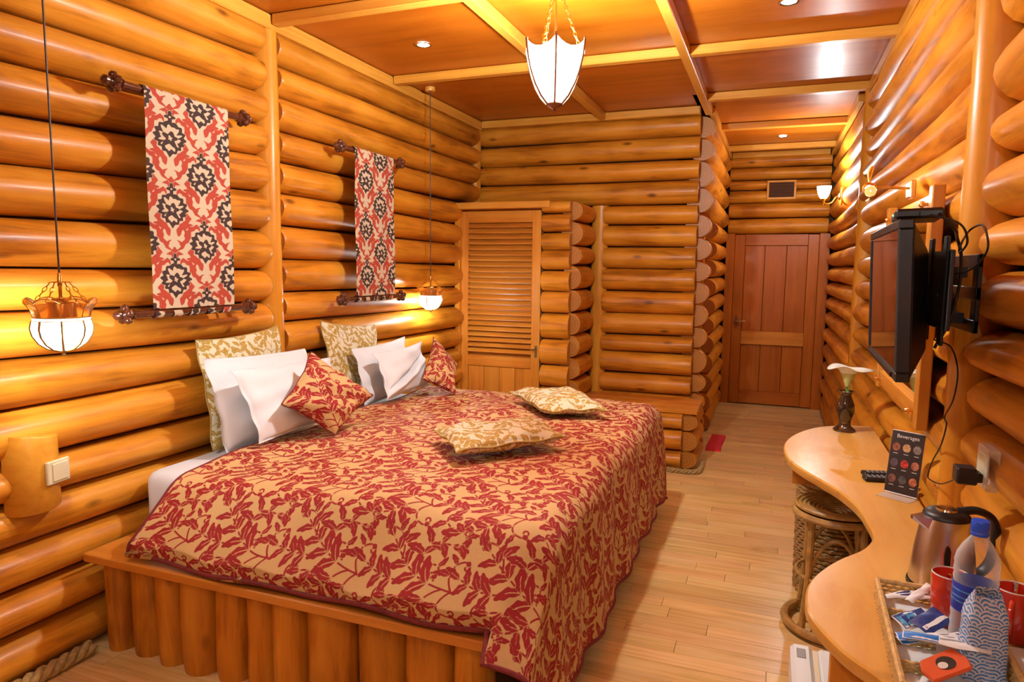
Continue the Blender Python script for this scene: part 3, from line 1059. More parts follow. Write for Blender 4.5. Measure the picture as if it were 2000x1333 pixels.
def ikat(u, v):
    """two-colour banner print: signed distances to the red and the black figure"""
    TW, TH = .215, .262

    def loc(cx, cy):
        px = u - cx
        px = px - np.floor(px / TW + .5) * TW
        py = v - cy
        return px, py - np.floor(py / TH + .5) * TH
    Rr = np.full(u.shape, -.02)
    B = np.full(u.shape, -.02)
    for ox, oy in ((0, 0), (TW / 2, TH / 2)):
        px, py = loc(ox, oy)
        ax = np.abs(px)
        yy = py / .062
        w = .050 * np.sqrt(np.clip(1 - np.clip(yy, -1, 1) ** 2, 0, 1)) * np.where(yy < 0, np.clip(1 + yy, 0, 1) ** .35, 1.0)
        ang = np.arctan2(py, px)
        d = np.minimum(w - ax, .062 - np.abs(py)) + .0045 * np.sin(ang * 15 + 1)
        ring = np.minimum(d, .0165 - d + .006 * np.sin(ang * 11))
        inn = np.minimum(.020 - ax, .024 - np.abs(py + .002)) + .006 * np.sin(ang * 5 + .8) - .002
        inn = np.minimum(inn, -(.007 - np.hypot(px, (py - .002) * .7) + .002 * np.sin(ang * 4)))
        B = np.maximum(B, np.maximum(ring, inn))
        q = py - .078
        dm = .012 - np.hypot(px, q * .8) + .005 * np.sin(np.arctan2(q, px) * 4 + 1.57)
        B = np.maximum(B, np.minimum(dm, -(.005 - np.hypot(px, q))))
        for cx, cy, a, l, w, k, lob in ((.030, -.062, .75, .034, .0105, .45, .25), (.052, -.030, 1.35, .024, .008, -.6, .25),
                                        (.060, .030, 1.75, .030, .009, .5, .25), (.050, .062, 2.3, .022, .008, -.6, .25),
                                        (.0, .108, 1.57, .016, .009, 0, .4), (.014, .100, .5, .013, .006, .8, .25),
                                        (.028, .075, .3, .015, .006, .9, .25), (.078, .0, 1.57, .020, .007, .9, .25)):
            c, s = math.cos(a), math.sin(a)
            X = ((ax - cx) * c + (py - cy) * s) / l
            Y = (-(ax - cx) * s + (py - cy) * c) / l + k * X * X
            wd = (w / l) * np.sqrt(np.clip(1 - X * X, 0, 1)) * (1 + lob * np.sin(X * 7))
            Rr = np.maximum(Rr, (wd - np.abs(Y) - np.maximum(np.abs(X) - 1, 0)) * l)
    Rr = np.minimum(Rr, -B - .004)
    return Rr, B


def grid_mesh(name, P, mats, parent=None, attrs=None, loc=(0, 0, 0), rot=(0, 0, 0), wrap=False):
    """P: (nu, nv, 3) array -> quad mesh with float point attributes"""
    nu, nv, _ = P.shape
    idx = np.arange(nu * nv).reshape(nu, nv)
    a, b, c, d = idx[:-1, :-1], idx[1:, :-1], idx[1:, 1:], idx[:-1, 1:]
    F = np.stack([a, b, c, d], -1).reshape(-1, 4)
    return fast_mesh(name, P.reshape(-1, 3), F, mats, parent, {k: v.reshape(-1) for k, v in (attrs or {}).items()}, loc, rot)


def fast_mesh(name, V, F, mats, parent=None, attrs=None, loc=(0, 0, 0), rot=(0, 0, 0)):
    me = bpy.data.meshes.new(name)
    me.vertices.add(len(V))
    me.vertices.foreach_set('co', np.ascontiguousarray(V, np.float32).ravel())
    me.loops.add(F.size)
    me.loops.foreach_set('vertex_index', np.ascontiguousarray(F, np.int32).ravel())
    me.polygons.add(len(F))
    me.polygons.foreach_set('loop_start', np.arange(0, F.size, F.shape[1], dtype=np.int32))
    me.update(calc_edges=True)
    me.validate()
    for k, v in (attrs or {}).items():
        at = me.attributes.new(k, 'FLOAT', 'POINT')
        at.data.foreach_set('value', np.ascontiguousarray(v, np.float32).ravel())
    for m in (mats if isinstance(mats, (list, tuple)) else [mats]):
        me.materials.append(m)
    me.shade_smooth()
    o = bpy.data.objects.new(name, me)
    COL.objects.link(o)
    o.location, o.rotation_euler, o.parent = loc, rot, parent
    return o


# ------------------------------------------------------------------ bed
PZ = .42
bed = thing('bed_platform', 'wooden bed platform with a front of upright log posts under the red bedspread', 'bed', (-1.63, 3.1, 0))
off = Vector((-1.63, 3.1, 0))
for i in range(11):
    a, b_ = 1.79 + i * .235, 1.79 + (i + 1) * .235
    plank('platform_plank', bed, Vector((-1.613, (a + b_) / 2, PZ - .0175)) - off, 1.716, b_ - a - .003, .035, 'x', WARD, bevel=.004)
edges = [-2.465, -2.344, -2.193, -2.061, -1.908, -1.762, -1.634, -1.488, -1.286, -1.096, -.909, -.775]
for i in range(len(edges) - 1):
    a, b_ = edges[i], edges[i + 1]
    r = (b_ - a) / 2 * .97
    b = MB()
    m, n = 9, 18
    for k in range(m):
        t = k / (m - 1)
        tap = 1 - .02 * math.sin(t * 4 + i) - (0.06 if k == 0 else 0)
        for j in range(n):
            an = 2 * PI * j / n
            b.v.append((t * (PZ - .035), math.cos(an) * .078 * tap * (1 + .03 * math.sin(i * 2 + t * 3)), math.sin(an) * r * tap))
    for k in range(m - 1):
        for j in range(n):
            b.f.append((k * n + j, k * n + (j + 1) % n, (k + 1) * n + (j + 1) % n, (k + 1) * n + j))
            b.m.append(0)
    b.f.append(tuple(range(n - 1, -1, -1)))
    b.m.append(1)
    b.build('log_post', [LOG, END], bed, Vector(((a + b_) / 2, 1.915 + .012 * math.sin(i * 1.7), 0)) - off, (0, -PI / 2, 0), angle=50)
MB().box(-.84, -.80, 1.98, 4.35, 0, PZ - .035).box(-2.48, -.84, 2.0, 2.04, 0, PZ - .035).build('support_board', GAPSHADE, bed, -off, smooth=False)

# mattress under a fitted white sheet
mb = MB()
NU, NV = 40, 44
mx0, mx1, my0, my1, mz0, mz1 = -2.47, -.70, 2.07, 4.12, PZ, .672


def rbox(x0, x1, y0, y1, z0, z1, r, name, mat, nx=24, ny=24, noise=0.0):
    """rounded soft box"""
    vs, fs = [], []
    import bmesh
    bm = bmesh.new()
    bmesh.ops.create_cube(bm, size=1.0)
    for v in bm.verts:
        v.co = Vector(((x0 + x1) / 2 + v.co.x * (x1 - x0), (y0 + y1) / 2 + v.co.y * (y1 - y0), (z0 + z1) / 2 + v.co.z * (z1 - z0)))
    bmesh.ops.bevel(bm, geom=list(bm.edges), offset=r, segments=5, profile=.5, affect='EDGES')
    me = bpy.data.meshes.new(name)
    bm.to_mesh(me)
    bm.free()
    me.materials.append(mat)
    me.shade_smooth()
    o = bpy.data.objects.new(name, me)
    COL.objects.link(o)
    return o


mat_o = rbox(mx0, mx1, my0, my1, mz0, mz1, .055, 'mattress', WHITE)
tag(mat_o, 'white sheeted mattress corner showing beside the red bedspread at the log wall', 'mattress')

# bedspread: flat over the mattress, sloping to the platform in front, hanging to near the floor at the foot
NX, NY = 600, 780
s = np.linspace(0, 2.13, NX)      # cloth coordinate along the bed (from the pillows to the foot hem)
t = np.linspace(0, 2.84, NY)      # cloth coordinate across the bed (from the far hem to the near hem)
SX, TF, TN = 1.475, .30, 2.36      # where the cloth leaves the flat top: foot, far side, near side
r0 = .11


def roll_off(d, r, ang):
    """distance d past the edge of the top -> (outward, downward); rounded with radius r then straight at slope ang"""
    d = np.maximum(d, 0)
    th = np.minimum(d / r, ang)
    o = r * np.sin(th)
    w = r * (1 - np.cos(th))
    e = np.maximum(d - r * ang, 0)
    return o + e * math.cos(ang), w + e * math.sin(ang)


Sg, Tg = np.meshgrid(s, t, indexing='ij')
ox, dx = roll_off(Sg - SX, r0, R(87))
on, dn = roll_off(Tg - TN, .14, R(48))
of, df = roll_off(TF - Tg, .10, R(70))
X = -2.19 + np.minimum(Sg, SX) + ox
Y = 4.13 - (np.clip(Tg, TF, TN) - TF) + of - on
Z = .715 - (dx ** 3 + dn ** 3 + df ** 3 + 1e-12) ** (1 / 3)
# near corner hangs off the platform end
corner = np.clip((Sg - SX) / .35, 0, 1) * np.clip((Tg - TN) / .2, 0, 1)
Z -= corner * .10
Y += corner * .05
X -= .065 * np.clip((Tg - TN) / .45, 0, 1) * np.clip(1 - Sg / .5, 0, 1)
# quilted softness and drape folds
Z += (.010 * np.sin(Sg * 5.1 + 1.3 * np.sin(Tg * 2.9)) * np.sin(Tg * 4.3 + .8) + .006 * np.sin(Sg * 11 + Tg * 7)) * (1 - corner)
dome = np.clip(1 - ((Sg - .9) / 1.3) ** 2, 0, 1) * np.clip(1 - ((Tg - 1.3) / 1.3) ** 2, 0, 1)
Z += .028 * dome
fold = np.clip(dx / .35, 0, 1)
X += fold * (.010 * np.sin(Tg * 11.0) + .008 * np.sin(Tg * 23 + 1.1) + .004)
foldn = np.clip(dn / .2, 0, 1) * (1 - corner)
Y += foldn * (.012 * np.sin(Sg * 9 + .4) + .008 * np.sin(Sg * 21))
onpl = (X < -.742) & (Tg > TN)
Y = np.where(onpl, np.maximum(Y, 1.806 + .008 * np.sin(Sg * 9 + .4)), Y)
Z = np.where(onpl, np.maximum(Z, PZ + .026 + .006 * np.sin(Sg * 14)), Z)
Z = np.maximum(Z, .03)
fig = damask((Tg * -1.0 + .11) * 1.02, (Sg * -1.0 + .05) * 1.02) / 1.02
P = np.stack([X, Y, Z], -1)
bs = grid_mesh('bedspread', P[:, ::-1], RED_DAM, None, {'figure': fig[:, ::-1]})
tag(bs, 'red and tan leaf-patterned damask bedspread draped over the bed', 'bedspread')
sol = bs.modifiers.new('thickness', 'SOLIDIFY')
sol.thickness = .014
sol.offset = -1
h = MB()
hp_ = [P[i, -1] for i in range(0, NX, 6)]
h.tube([(p[0], p[1] - .002, p[2] - .004) for p in hp_], .0085, n=7)
h.build('piping', REDHEM, bs)
h = MB()
h.tube([tuple(P[-1, i]) for i in range(0, NY, 6)], .0085, n=7)
h.build('piping', REDHEM, bs)
h = MB()
h.tube([tuple(P[0, i] - np.array([0, 0, .004])) for i in range(0, NY, 6)], .007, n=7)
h.build('piping', REDHEM, bs)


# ------------------------------------------------------------------ pillows and cushions
def cushion(name, corners, th, mat, label, cat, group=None, pattern=False, seed=0, pinch=.07, hem=None, n=110, sag=0.0, fold=0.0, pscale=1.0,
            flange=0.0):
    """soft pillow spanned by four corner points (TL, TR, BR, BL seen from the front); th = total thickness"""
    rs = np.random.default_rng(seed)
    tl, tr_, br, bl = [np.array(c, float) for c in corners]
    cen = (tl + tr_ + br + bl) / 4
    u = np.linspace(0, 1, n)
    U, V = np.meshgrid(u, u, indexing='ij')
    a, b = 2 * U - 1, 2 * V - 1
    # edges pull in between the corners
    pa = a * (1 - pinch * (1 - b ** 2) * np.abs(a) ** 1.5)
    pb = b * (1 - pinch * (1 - a ** 2) * np.abs(b) ** 1.5)
    U2, V2 = (pa + 1) / 2, (pb + 1) / 2
    base = (tl * ((1 - U2) * (1 - V2))[..., None] + tr_ * (U2 * (1 - V2))[..., None] + br * (U2 * V2)[..., None] + bl * ((1 - U2) * V2)[..., None])
    nrm = np.cross(tr_ - tl, bl - tl)
    nrm = -nrm / np.linalg.norm(nrm)
    if flange:
        aa, bb = np.clip(np.abs(a) / (1 - flange), 0, 1), np.clip(np.abs(b) / (1 - flange), 0, 1)
    else:
        aa, bb = np.abs(a), np.abs(b)
    full = ((1 - aa ** 2.6).clip(0) * (1 - bb ** 2.6).clip(0)) ** .5
    full = full * (1 + sag * b)
    ph = rs.uniform(0, 6.28, 8)
    wr = .012 * np.sin(a * 3 + b * 2 + ph[0]) + .008 * np.sin(a * 7 - b * 4 + ph[1]) + .005 * np.sin(b * 11 + a * 3 + ph[2])
    edge = .010 * (np.abs(a) ** 6 + np.abs(b) ** 6) * np.sin(a * 8 + b * 9 + ph[3])
    hgt = th / 2 * full
    fr = hgt + wr * full * (th / .15) + edge * .5
    if fold:
        fr = fr - fold * np.exp(-((a * .6 + b - .1) / .10) ** 2) * full + fold * .7 * np.exp(-((a * .6 + b - .32) / .14) ** 2) * full
    bk = -hgt + wr * full * .4 + edge * .5
    Pf = base + nrm * fr[..., None] - cen
    Pb = base + nrm * (bk - .0015)[..., None] - cen
    wdt, hgt_ = np.linalg.norm(tr_ - tl), np.linalg.norm(bl - tl)
    V_ = np.concatenate([Pf.reshape(-1, 3), Pb.reshape(-1, 3)])
    idx = np.arange(n * n).reshape(n, n)
    q = np.stack([idx[:-1, :-1], idx[:-1, 1:], idx[1:, 1:], idx[1:, :-1]], -1).reshape(-1, 4)
    ring = np.concatenate([idx[0, :-1], idx[:-1, -1], idx[-1, :0:-1], idx[:0:-1, 0]])
    side = np.stack([ring, np.roll(ring, -1), np.roll(ring, -1) + n * n, ring + n * n], -1)
    F = np.concatenate([q, q[:, ::-1] + n * n, side])
    at = None
    if pattern:
        f1 = damask((U - .5) * wdt * pscale + rs.uniform(0, .3), (.5 - V) * hgt_ * pscale + rs.uniform(0, .3)) / pscale
        f2 = damask((U - .5) * wdt * pscale + .1, (.5 - V) * hgt_ * pscale) / pscale
        at = {'figure': np.concatenate([f1.ravel(), f2.ravel()])}
    o = fast_mesh(name, V_, F, mat, None, at, tuple(cen))
    tag(o, label, cat, group)
    if hem:
        pts = Pf.reshape(-1, 3)[ring[::3]]
        MB().tube([tuple(p) for p in pts], .0035, n=6, closed=True).build('piping', hem, o)
    return o


cushion('pillow_sham', [(-2.475, 2.385, 1.20), (-2.475, 2.96, 1.225), (-2.385, 2.95, .69), (-2.385, 2.38, .69)], .072, GOLD_DAM,
        'large gold leaf-patterned pillow against the wall at the near side of the bed', 'pillow', 'gold damask shams', True, 1, hem=GOLDHEM,
        pscale=1.25)
cushion('pillow', [(-2.365, 2.32, 1.13), (-2.365, 3.04, 1.10), (-2.262, 3.04, .70), (-2.262, 2.33, .70)], .11, WHITE,
        'white bed pillow directly in front of the near gold pillow', 'pillow', 'white bed pillows', seed=2, pinch=.05, sag=.25, flange=.05)
cushion('pillow', [(-2.225, 2.34, 1.085), (-2.225, 3.07, 1.055), (-2.105, 3.05, .755), (-2.105, 2.38, .755)], .115, WHITE,
        'white bed pillow behind the red cushion, foremost at the near side', 'pillow', 'white bed pillows', seed=3, pinch=.05, sag=.25, flange=.05)
cushion('pillow_sham', [(-2.475, 3.32, 1.225), (-2.475, 3.91, 1.16), (-2.385, 3.91, .69), (-2.385, 3.34, .69)], .072, GOLD_DAM,
        'large gold leaf-patterned pillow against the wall at the far side of the bed', 'pillow', 'gold damask shams', True, 4, hem=GOLDHEM,
        pscale=1.25)
cushion('pillow', [(-2.35, 3.46, 1.055), (-2.38, 4.13, 1.065), (-2.265, 4.09, .70), (-2.255, 3.43, .70)], .115, WHITE,
        'white bed pillow directly in front of the far gold pillow', 'pillow', 'white bed pillows', seed=5, pinch=.09, sag=.25, flange=.05)
cushion('pillow', [(-2.205, 3.46, 1.035), (-2.235, 4.11, 1.04), (-2.11, 4.02, .755), (-2.10, 3.44, .755)], .11, WHITE,
        'creased white bed pillow beside the far red cushion', 'pillow', 'white bed pillows', seed=6, pinch=.11, sag=.2, fold=.035, flange=.05)
cushion('cushion', [(-2.045, 2.455, .925), (-2.085, 2.72, 1.13), (-1.875, 2.95, .895), (-1.915, 2.66, .745)], .13, RED_DAM,
        'red leaf-patterned cushion standing on its corner at the near side of the bed', 'cushion', 'red damask cushions', True, 7, pinch=.10,
        hem=REDHEM, pscale=1.15)
cushion('cushion', [(-2.02, 3.72, .85), (-2.10, 4.04, 1.085), (-1.97, 4.13, .885), (-1.845, 3.84, .755)], .13, RED_DAM,
        'red leaf-patterned cushion standing on its corner at the far side of the bed', 'cushion', 'red damask cushions', True, 8, pinch=.10,
        hem=REDHEM, pscale=1.15)
cushion('cushion', [(-1.41, 2.70, .808), (-1.04, 3.10, .812), (-.82, 2.85, .803), (-1.175, 2.46, .798)], .10, GOLD_DAM,
        'gold leaf-patterned cushion lying flat nearest the front of the bed', 'cushion', 'gold cushions lying on the bedspread', True, 9, pinch=.08,
        hem=GOLDHEM, pscale=1.25)
cushion('cushion', [(-1.445, 3.76, .808), (-1.13, 3.98, .808), (-.785, 3.55, .795), (-1.08, 3.34, .800)], .10, GOLD_DAM,
        'gold leaf-patterned cushion lying flat at the far side of the bed', 'cushion', 'gold cushions lying on the bedspread', True, 10, pinch=.08,
        hem=GOLDHEM, pscale=1.25)

# ------------------------------------------------------------------ things on the walls
# printed cloth hangings on turned rods
def rod_mesh(L):
    """turned rod along local X with ball finials"""
    b = MB()
    prof = [(.0165, -L / 2), (.0165, L / 2)]
    fin = [(.0165, 0), (.022, .006), (.022, .012), (.015, .018), (.024, .030), (.028, .042), (.024, .054), (.014, .062), (.020, .070), (.019, .082),
           (.008, .092), (.001, .095)]
    b.lathe(prof, 16)
    b.lathe([(r, L / 2 + z) for r, z in fin], 16, caps=False)
    b.lathe([(r, -L / 2 - z) for r, z in reversed(fin)], 16, caps=False)
    for k in range(5):
        a = 2 * PI * k / 5
        for sgn in (1, -1):
            b.sphere((math.cos(a) * .026, math.sin(a) * .026, sgn * (L / 2 + .042)), .017, 8, 6)
    b.v = [(z, y, x) for x, y, z in b.v]
    b.f = [tuple(reversed(f)) for f in b.f]
    return b


IK, nt_, b_ = new_mat('ikat_cloth')
ar = N(nt_, 'ShaderNodeAttribute', attribute_name='red_figure')
ab = N(nt_, 'ShaderNodeAttribute', attribute_name='black_figure')
prev = None
for at_, c_, w_ in ((ar, (.40, .045, .018), .0012), (ab, (.040, .016, .012), .0013)):
    m1 = N(nt_, 'ShaderNodeMapRange')
    m1.inputs['From Min'].default_value = -.0008 - w_
    m1.inputs['From Max'].default_value = .0008 - w_
    nt_.links.new(at_.outputs['Fac'], m1.inputs['Value'])
    mx = N(nt_, 'ShaderNodeMix', data_type='RGBA')
    nt_.links.new(m1.outputs['Result'], mx.inputs[0])
    if prev:
        nt_.links.new(prev.outputs[2], mx.inputs[6])
    else:
        mx.inputs[6].default_value = (.58, .44, .29, 1)
    mx.inputs[7].default_value = (*c_, 1)
    prev = mx
nt_.links.new(prev.outputs[2], b_.inputs['Base Color'])
b_.inputs['Roughness'].default_value = .85
tcn = N(nt_, 'ShaderNodeTexCoord')
nzn = N(nt_, 'ShaderNodeTexNoise')
nzn.inputs['Scale'].default_value = 500
nt_.links.new(tcn.outputs['Object'], nzn.inputs['Vector'])
bpn = N(nt_, 'ShaderNodeBump')
bpn.inputs['Strength'].default_value = .4
bpn.inputs['Distance'].default_value = .001
nt_.links.new(nzn.outputs['Fac'], bpn.inputs['Height'])
nt_.links.new(bpn.outputs['Normal'], b_.inputs['Normal'])

HB = thing('wall_hanging', 'red, black and cream printed cloth on dark turned rods, hung nearest the camera', 'wall hanging', (-2.40, 2.315, 1.35), 0,
           'printed wall hangings above the bed')
nu, nv = 151, 306
uu = np.linspace(0, .452, nu)
vv = np.linspace(-.06, .955, nv)
Ug, Vg = np.meshgrid(uu, vv, indexing='ij')
# local: X toward the room, Y along the wall, Z up from the lower rod
zz_ = np.clip(Vg, 0, .893)
top = Vg > .893
an = np.clip((Vg - .893) / .020, 0, 3.1)
Xc = .020 + .004 * np.sin(Ug * 30) * np.sin(Vg * 5) + .003 * np.sin(Vg * 9)
Xc = np.where(top, np.cos(an) * .0205, Xc)
Zc = np.where(top, .893 + np.sin(an) * .0205, np.where(Vg < 0, Vg, Vg))
loops = (np.floor(Ug / .0904 * 1.0 + .0) >= 0)
Rr_, Bb_ = ikat((Ug - .12) * .215 / .33, (Vg - .72) * .262 / .294)
Pc = np.stack([Xc, Ug - .226, np.where(top, Zc, Vg * 1.0)], -1)
keep = vv >= 0.012
Pk = Pc[:, keep]
grid_mesh('cloth', Pk, IK, HB, {'red_figure': Rr_[:, keep], 'black_figure': Bb_[:, keep]})
for k in range(5):
    u0 = .012 + k * .0935
    ang = np.linspace(-.35, 2 * PI - 1.2, 22)
    uw = np.linspace(u0, u0 + .046, 12)
    A, U_ = np.meshgrid(ang, uw, indexing='ij')
    tw = .006 * np.sin(A)
    Pl = np.stack([np.cos(A) * .0205, U_ - .226 + tw * (1 if k % 2 else -1), -.004 - np.sin(A) * .0215 * np.where(A < 0, 1, 1)], -1)
    r1, b1 = ikat((U_ - .12) * .215 / .33, (-.72 - A * .02) * .9)
    grid_mesh('cloth_tab', Pl, IK, HB, {'red_figure': r1, 'black_figure': b1})
for z in (.893, -.004):
    rod_mesh(.60).build('rod', ROD, HB, (0, 0, z), (0, 0, PI / 2))
    for sg in (-1, 1):
        MB().tube([(-.09, sg * .265, z), (-.012, sg * .265, z)], .008, n=8).build('rod_bracket', ROD, HB)
copy_tree(HB, None, (-2.40, 3.785, 1.352), None, 'red, black and cream printed cloth on dark turned rods, hung nearer the wardrobe')

# half-log switch block
sb = thing('switch_block', 'half-log wooden block with a light switch on the wall beside the bed', 'light switch', (-2.475, 1.645, .648))
b = MB()
n = 14
for z, s_ in ((0, .97), (.004, 1), (.272, 1), (.276, .97)):
    for j in range(n + 1):
        a = PI * j / n
        b.v.append((-.055 + math.sin(a) * .105 * s_, -math.cos(a) * .092 * s_, z + (.012 * math.cos(a) if z > .1 else -.008 * math.cos(a))))
for i in range(3):
    for j in range(n):
        o = i * (n + 1) + j
        b.f.append((o, o + 1, o + n + 2, o + n + 1))
        b.m.append(0)
b.f += [tuple(range(n, -1, -1)), tuple(3 * (n + 1) + j for j in range(n + 1)), (0, n + 1, 2 * (n + 1), 3 * (n + 1), 3 * (n + 1) + n, 2 * (n + 1) + n, n + 1 + n, n)]
b.m += [0, 0, 0]
b.build('log_block', POST, sb, angle=50)
pl = MB().box(-.006, .008, -.048, .048, -.043, .043).build('switch_plate', CREAM, sb, (.050, .036, .140), (0, 0, R(10)), smooth=False, bevel=.003)
MB().box(.008, .013, -.030, .036, -.033, .033).build('rocker', CREAM, pl, smooth=False, bevel=.002)

# small framed vent panel above the hall door
vp = thing('vent_panel', 'small dark vent panel in a pale wooden frame above the hall door', 'vent', (.04, 8.158, 2.33))
b = MB()
b.box(-.15, .15, 0, .012, .0, .022).box(-.15, .15, 0, .012, .184, .206).box(-.15, -.128, 0, .012, .022, .184).box(.128, .15, 0, .012, .022, .184)
b.build('frame', POST, vp, smooth=False, bevel=.002)
MB().box(-.128, .128, .006, .012, .022, .184).build('backing', GAPSHADE, vp, smooth=False)
for i in range(8):
    o = MB().box(-.126, .126, -.006, .006, -.0012, .0012).build('grille_slat', VENT, vp, (0, .006, .034 + i * .0195), (R(35), 0, 0), smooth=False)

# mirror in a wooden frame, brass knobs
mr_ = thing('mirror', 'wide mirror in a plain wooden frame on the log wall behind the television', 'mirror', (.522, 3.235, 1.0))
plank('frame_rail', mr_, (0, 0, .04), .90, .035, .07, 'y', FRAMEW, bevel=.004)
plank('frame_rail', mr_, (0, 0, .79), .90, .035, .07, 'y', FRAMEW, bevel=.004)
plank('frame_stile', mr_, (-.006, -.48, .42), .86, .06, .04, 'z', FRAMEW, bevel=.004)
plank('frame_stile', mr_, (-.006, .48, .42), .86, .06, .04, 'z', FRAMEW, bevel=.004)
MB().box(.004, .010, -.45, .45, .075, .755).build('mirror_glass', MIRROR, mr_, smooth=False)
for y_, z_ in ((-.40, .04), (.40, .04), (-.40, .79), (.40, .79)):
    k = MB().lathe([(.006, 0), (.006, .008), (.012, .014), (.013, .020), (.008, .027), (.001, .029)], 14)
    k.v = [(-.018 - z, y_ + x, z_ + y) for x, y, z in k.v]
    k.f = [tuple(reversed(f)) for f in k.f]
    k.build('brass_knob', BRASS, mr_)

# brass picture light over the mirror
plg = thing('picture_light', 'brass swivel picture light above the mirror', 'lamp', (.522, 3.235, 1.885))
MB().box(-.022, .0, -.05, .05, -.035, .035).build('wall_mount', BRASS, plg, smooth=False, bevel=.004)
MB().tube([(-.02, 0, .005), (-.10, 0, .012), (-.165, -.0, .008)], .006, n=8).build('arm', BRASS, plg)
MB().tube(arc((-.165, 0, .008), .022, 0, 2 * PI, 16, ax='xz')[:-1], .006, n=6, closed=True).build('swivel_ring', BRASS, plg)
MB().tube(spline([(-.165, .0, .03), (-.17, .01, .075), (-.155, .012, .10), (-.165, .014, .045)], 5), .005, n=6).build('scroll', BRASS, plg)
c = MB()
n = 16
for yy in (-.10, .10):
    for j in range(n + 1):
        a = R(-60) + R(270) * j / n + R(70)
        c.v.append((-.17 + math.cos(a) * .022, yy, -.012 + math.sin(a) * .022))
for j in range(n):
    c.f.append((j, j + 1, n + 1 + j + 1, n + 1 + j))
    c.m.append(0)
for yy in (-.10, .10):
    d_ = MB().lathe([(.001, -.0008), (.022, -.0008), (.022, .0008), (.001, .0008)], 16, caps=False)
    d_.v = [(-.17 + x, yy + z, -.012 + y) for x, y, z in d_.v]
    d_.build('shade_end', BRASS, plg)
c.build('shade', BRASS, plg, angle=80)
GLOW_PIC = glow('lit_picture_bulb', LAMP, P_PICT / (PI * .0095))
MB().tube([(-.166, -.085, -.014), (-.166, .085, -.014)], .009, n=10).build('bulb', GLOW_PIC, plg)

# television on its bracket
tv = thing('television', 'flat black television turned toward the bed on the right log wall', 'television', (.312, 2.30, 1.27), R(-1.8))
tl_ = lambda o: setattr(o, 'rotation_euler', (0, R(-2.2), 0))
b = MB()
b.box(0, .034, -.36, .36, 0, .024).box(0, .034, -.36, .36, .386, .41).box(0, .034, -.36, -.338, .024, .386).box(0, .034, .338, .36, .024, .386)
tl_(b.build('bezel', BLACK, tv, smooth=False, bevel=.003))
tl_(MB().box(.004, .03, -.338, .338, .024, .386).build('screen', SCREEN, tv, smooth=False))
b = MB()
vs = [(.034, -.355, .005), (.034, .355, .005), (.034, .355, .405), (.034, -.355, .405), (.085, -.24, .07), (.085, .24, .07), (.085, .24, .33), (.085, -.24, .33)]
b._add(vs, [(0, 1, 5, 4), (1, 2, 6, 5), (2, 3, 7, 6), (3, 0, 4, 7), (4, 5, 6, 7), (3, 2, 1, 0)])
tl_(b.build('back_shell', BLACK, tv, smooth=False, bevel=.006))
tl_(MB().box(-.004, .002, -.30, .30, .006, .018).build('speaker_strip', BLACKMET, tv, smooth=False))

mt = thing('tv_mount', 'black metal swing-arm bracket holding the television to the wall post', 'bracket', (.524, 2.31, 1.385))
b = MB()
b.box(-.012, .0, -.15, -.105, 0, .215).box(-.012, .0, .105, .15, 0, .215)
for z_ in (0, .09, .178):
    b.box(-.014, .0, -.15, .15, z_, z_ + .036)
b.build('wall_plate', BLACKMET, mt, smooth=False, bevel=.002)
b = MB().box(-.07, -.012, -.05, .05, .02, .05).box(-.07, -.012, -.05, .05, .15, .18)
b.tube([(-.055, 0, .01), (-.055, 0, .215)], .014, n=10)
b.build('hinge', BLACKMET, mt, smooth=False)
MB().tube([(-.055, 0, .205), (-.055, 0, .235), (-.055, .0, .24)], [.010, .010, .004], n=10).build('bolt', CHROME, mt)
b = MB()
b.tube([(-.055, 0, .10), (-.085, -.10, .10), (-.10, -.16, .10)], .020, n=8)
b.build('swing_arm', BLACKMET, mt, smooth=False)
b = MB().box(-.122, -.112, -.37, -.10, .02, .22).box(-.126, -.118, -.34, -.30, -.02, .255).box(-.126, -.118, -.17, -.13, -.02, .255)
b.build('tv_plate', BLACKMET, mt, smooth=False, bevel=.002)
k = MB().lathe([(.020, 0), (.020, .014), (.010, .018)], 8)
k.v = [(-.100 + x, -.385 - z * .3, .105 + y) if False else (-.104 + x, -.25 - z, .105 + y) for x, y, z in k.v]
k.build('tightening_knob', BLACK, mt)

# set-top box and its leads
stb = thing('set_top_box', 'slim black receiver box with a green light lying on top of the television', 'receiver', (.345, 2.07, 1.683), R(-6))
MB().box(-.055, .055, -.10, .10, 0, .026).build('case', BLACK, stb, (0, 0, 0), (0, R(-1.5), 0), smooth=False, bevel=.007)
MB().sphere((-.0555, -.03, .013), .0024, 8, 6).build('indicator_light', LEDG, stb)
MB().box(.0, .05, -.115, -.10, .004, .02).build('plug', BLACKMET, stb, smooth=False, bevel=.002)


def cable(pts, r, label, mat=BLACK):
    o = MB().tube(spline(pts, 8), r, n=6).build('cable', mat)
    tag(o, label, 'cable')
    return o


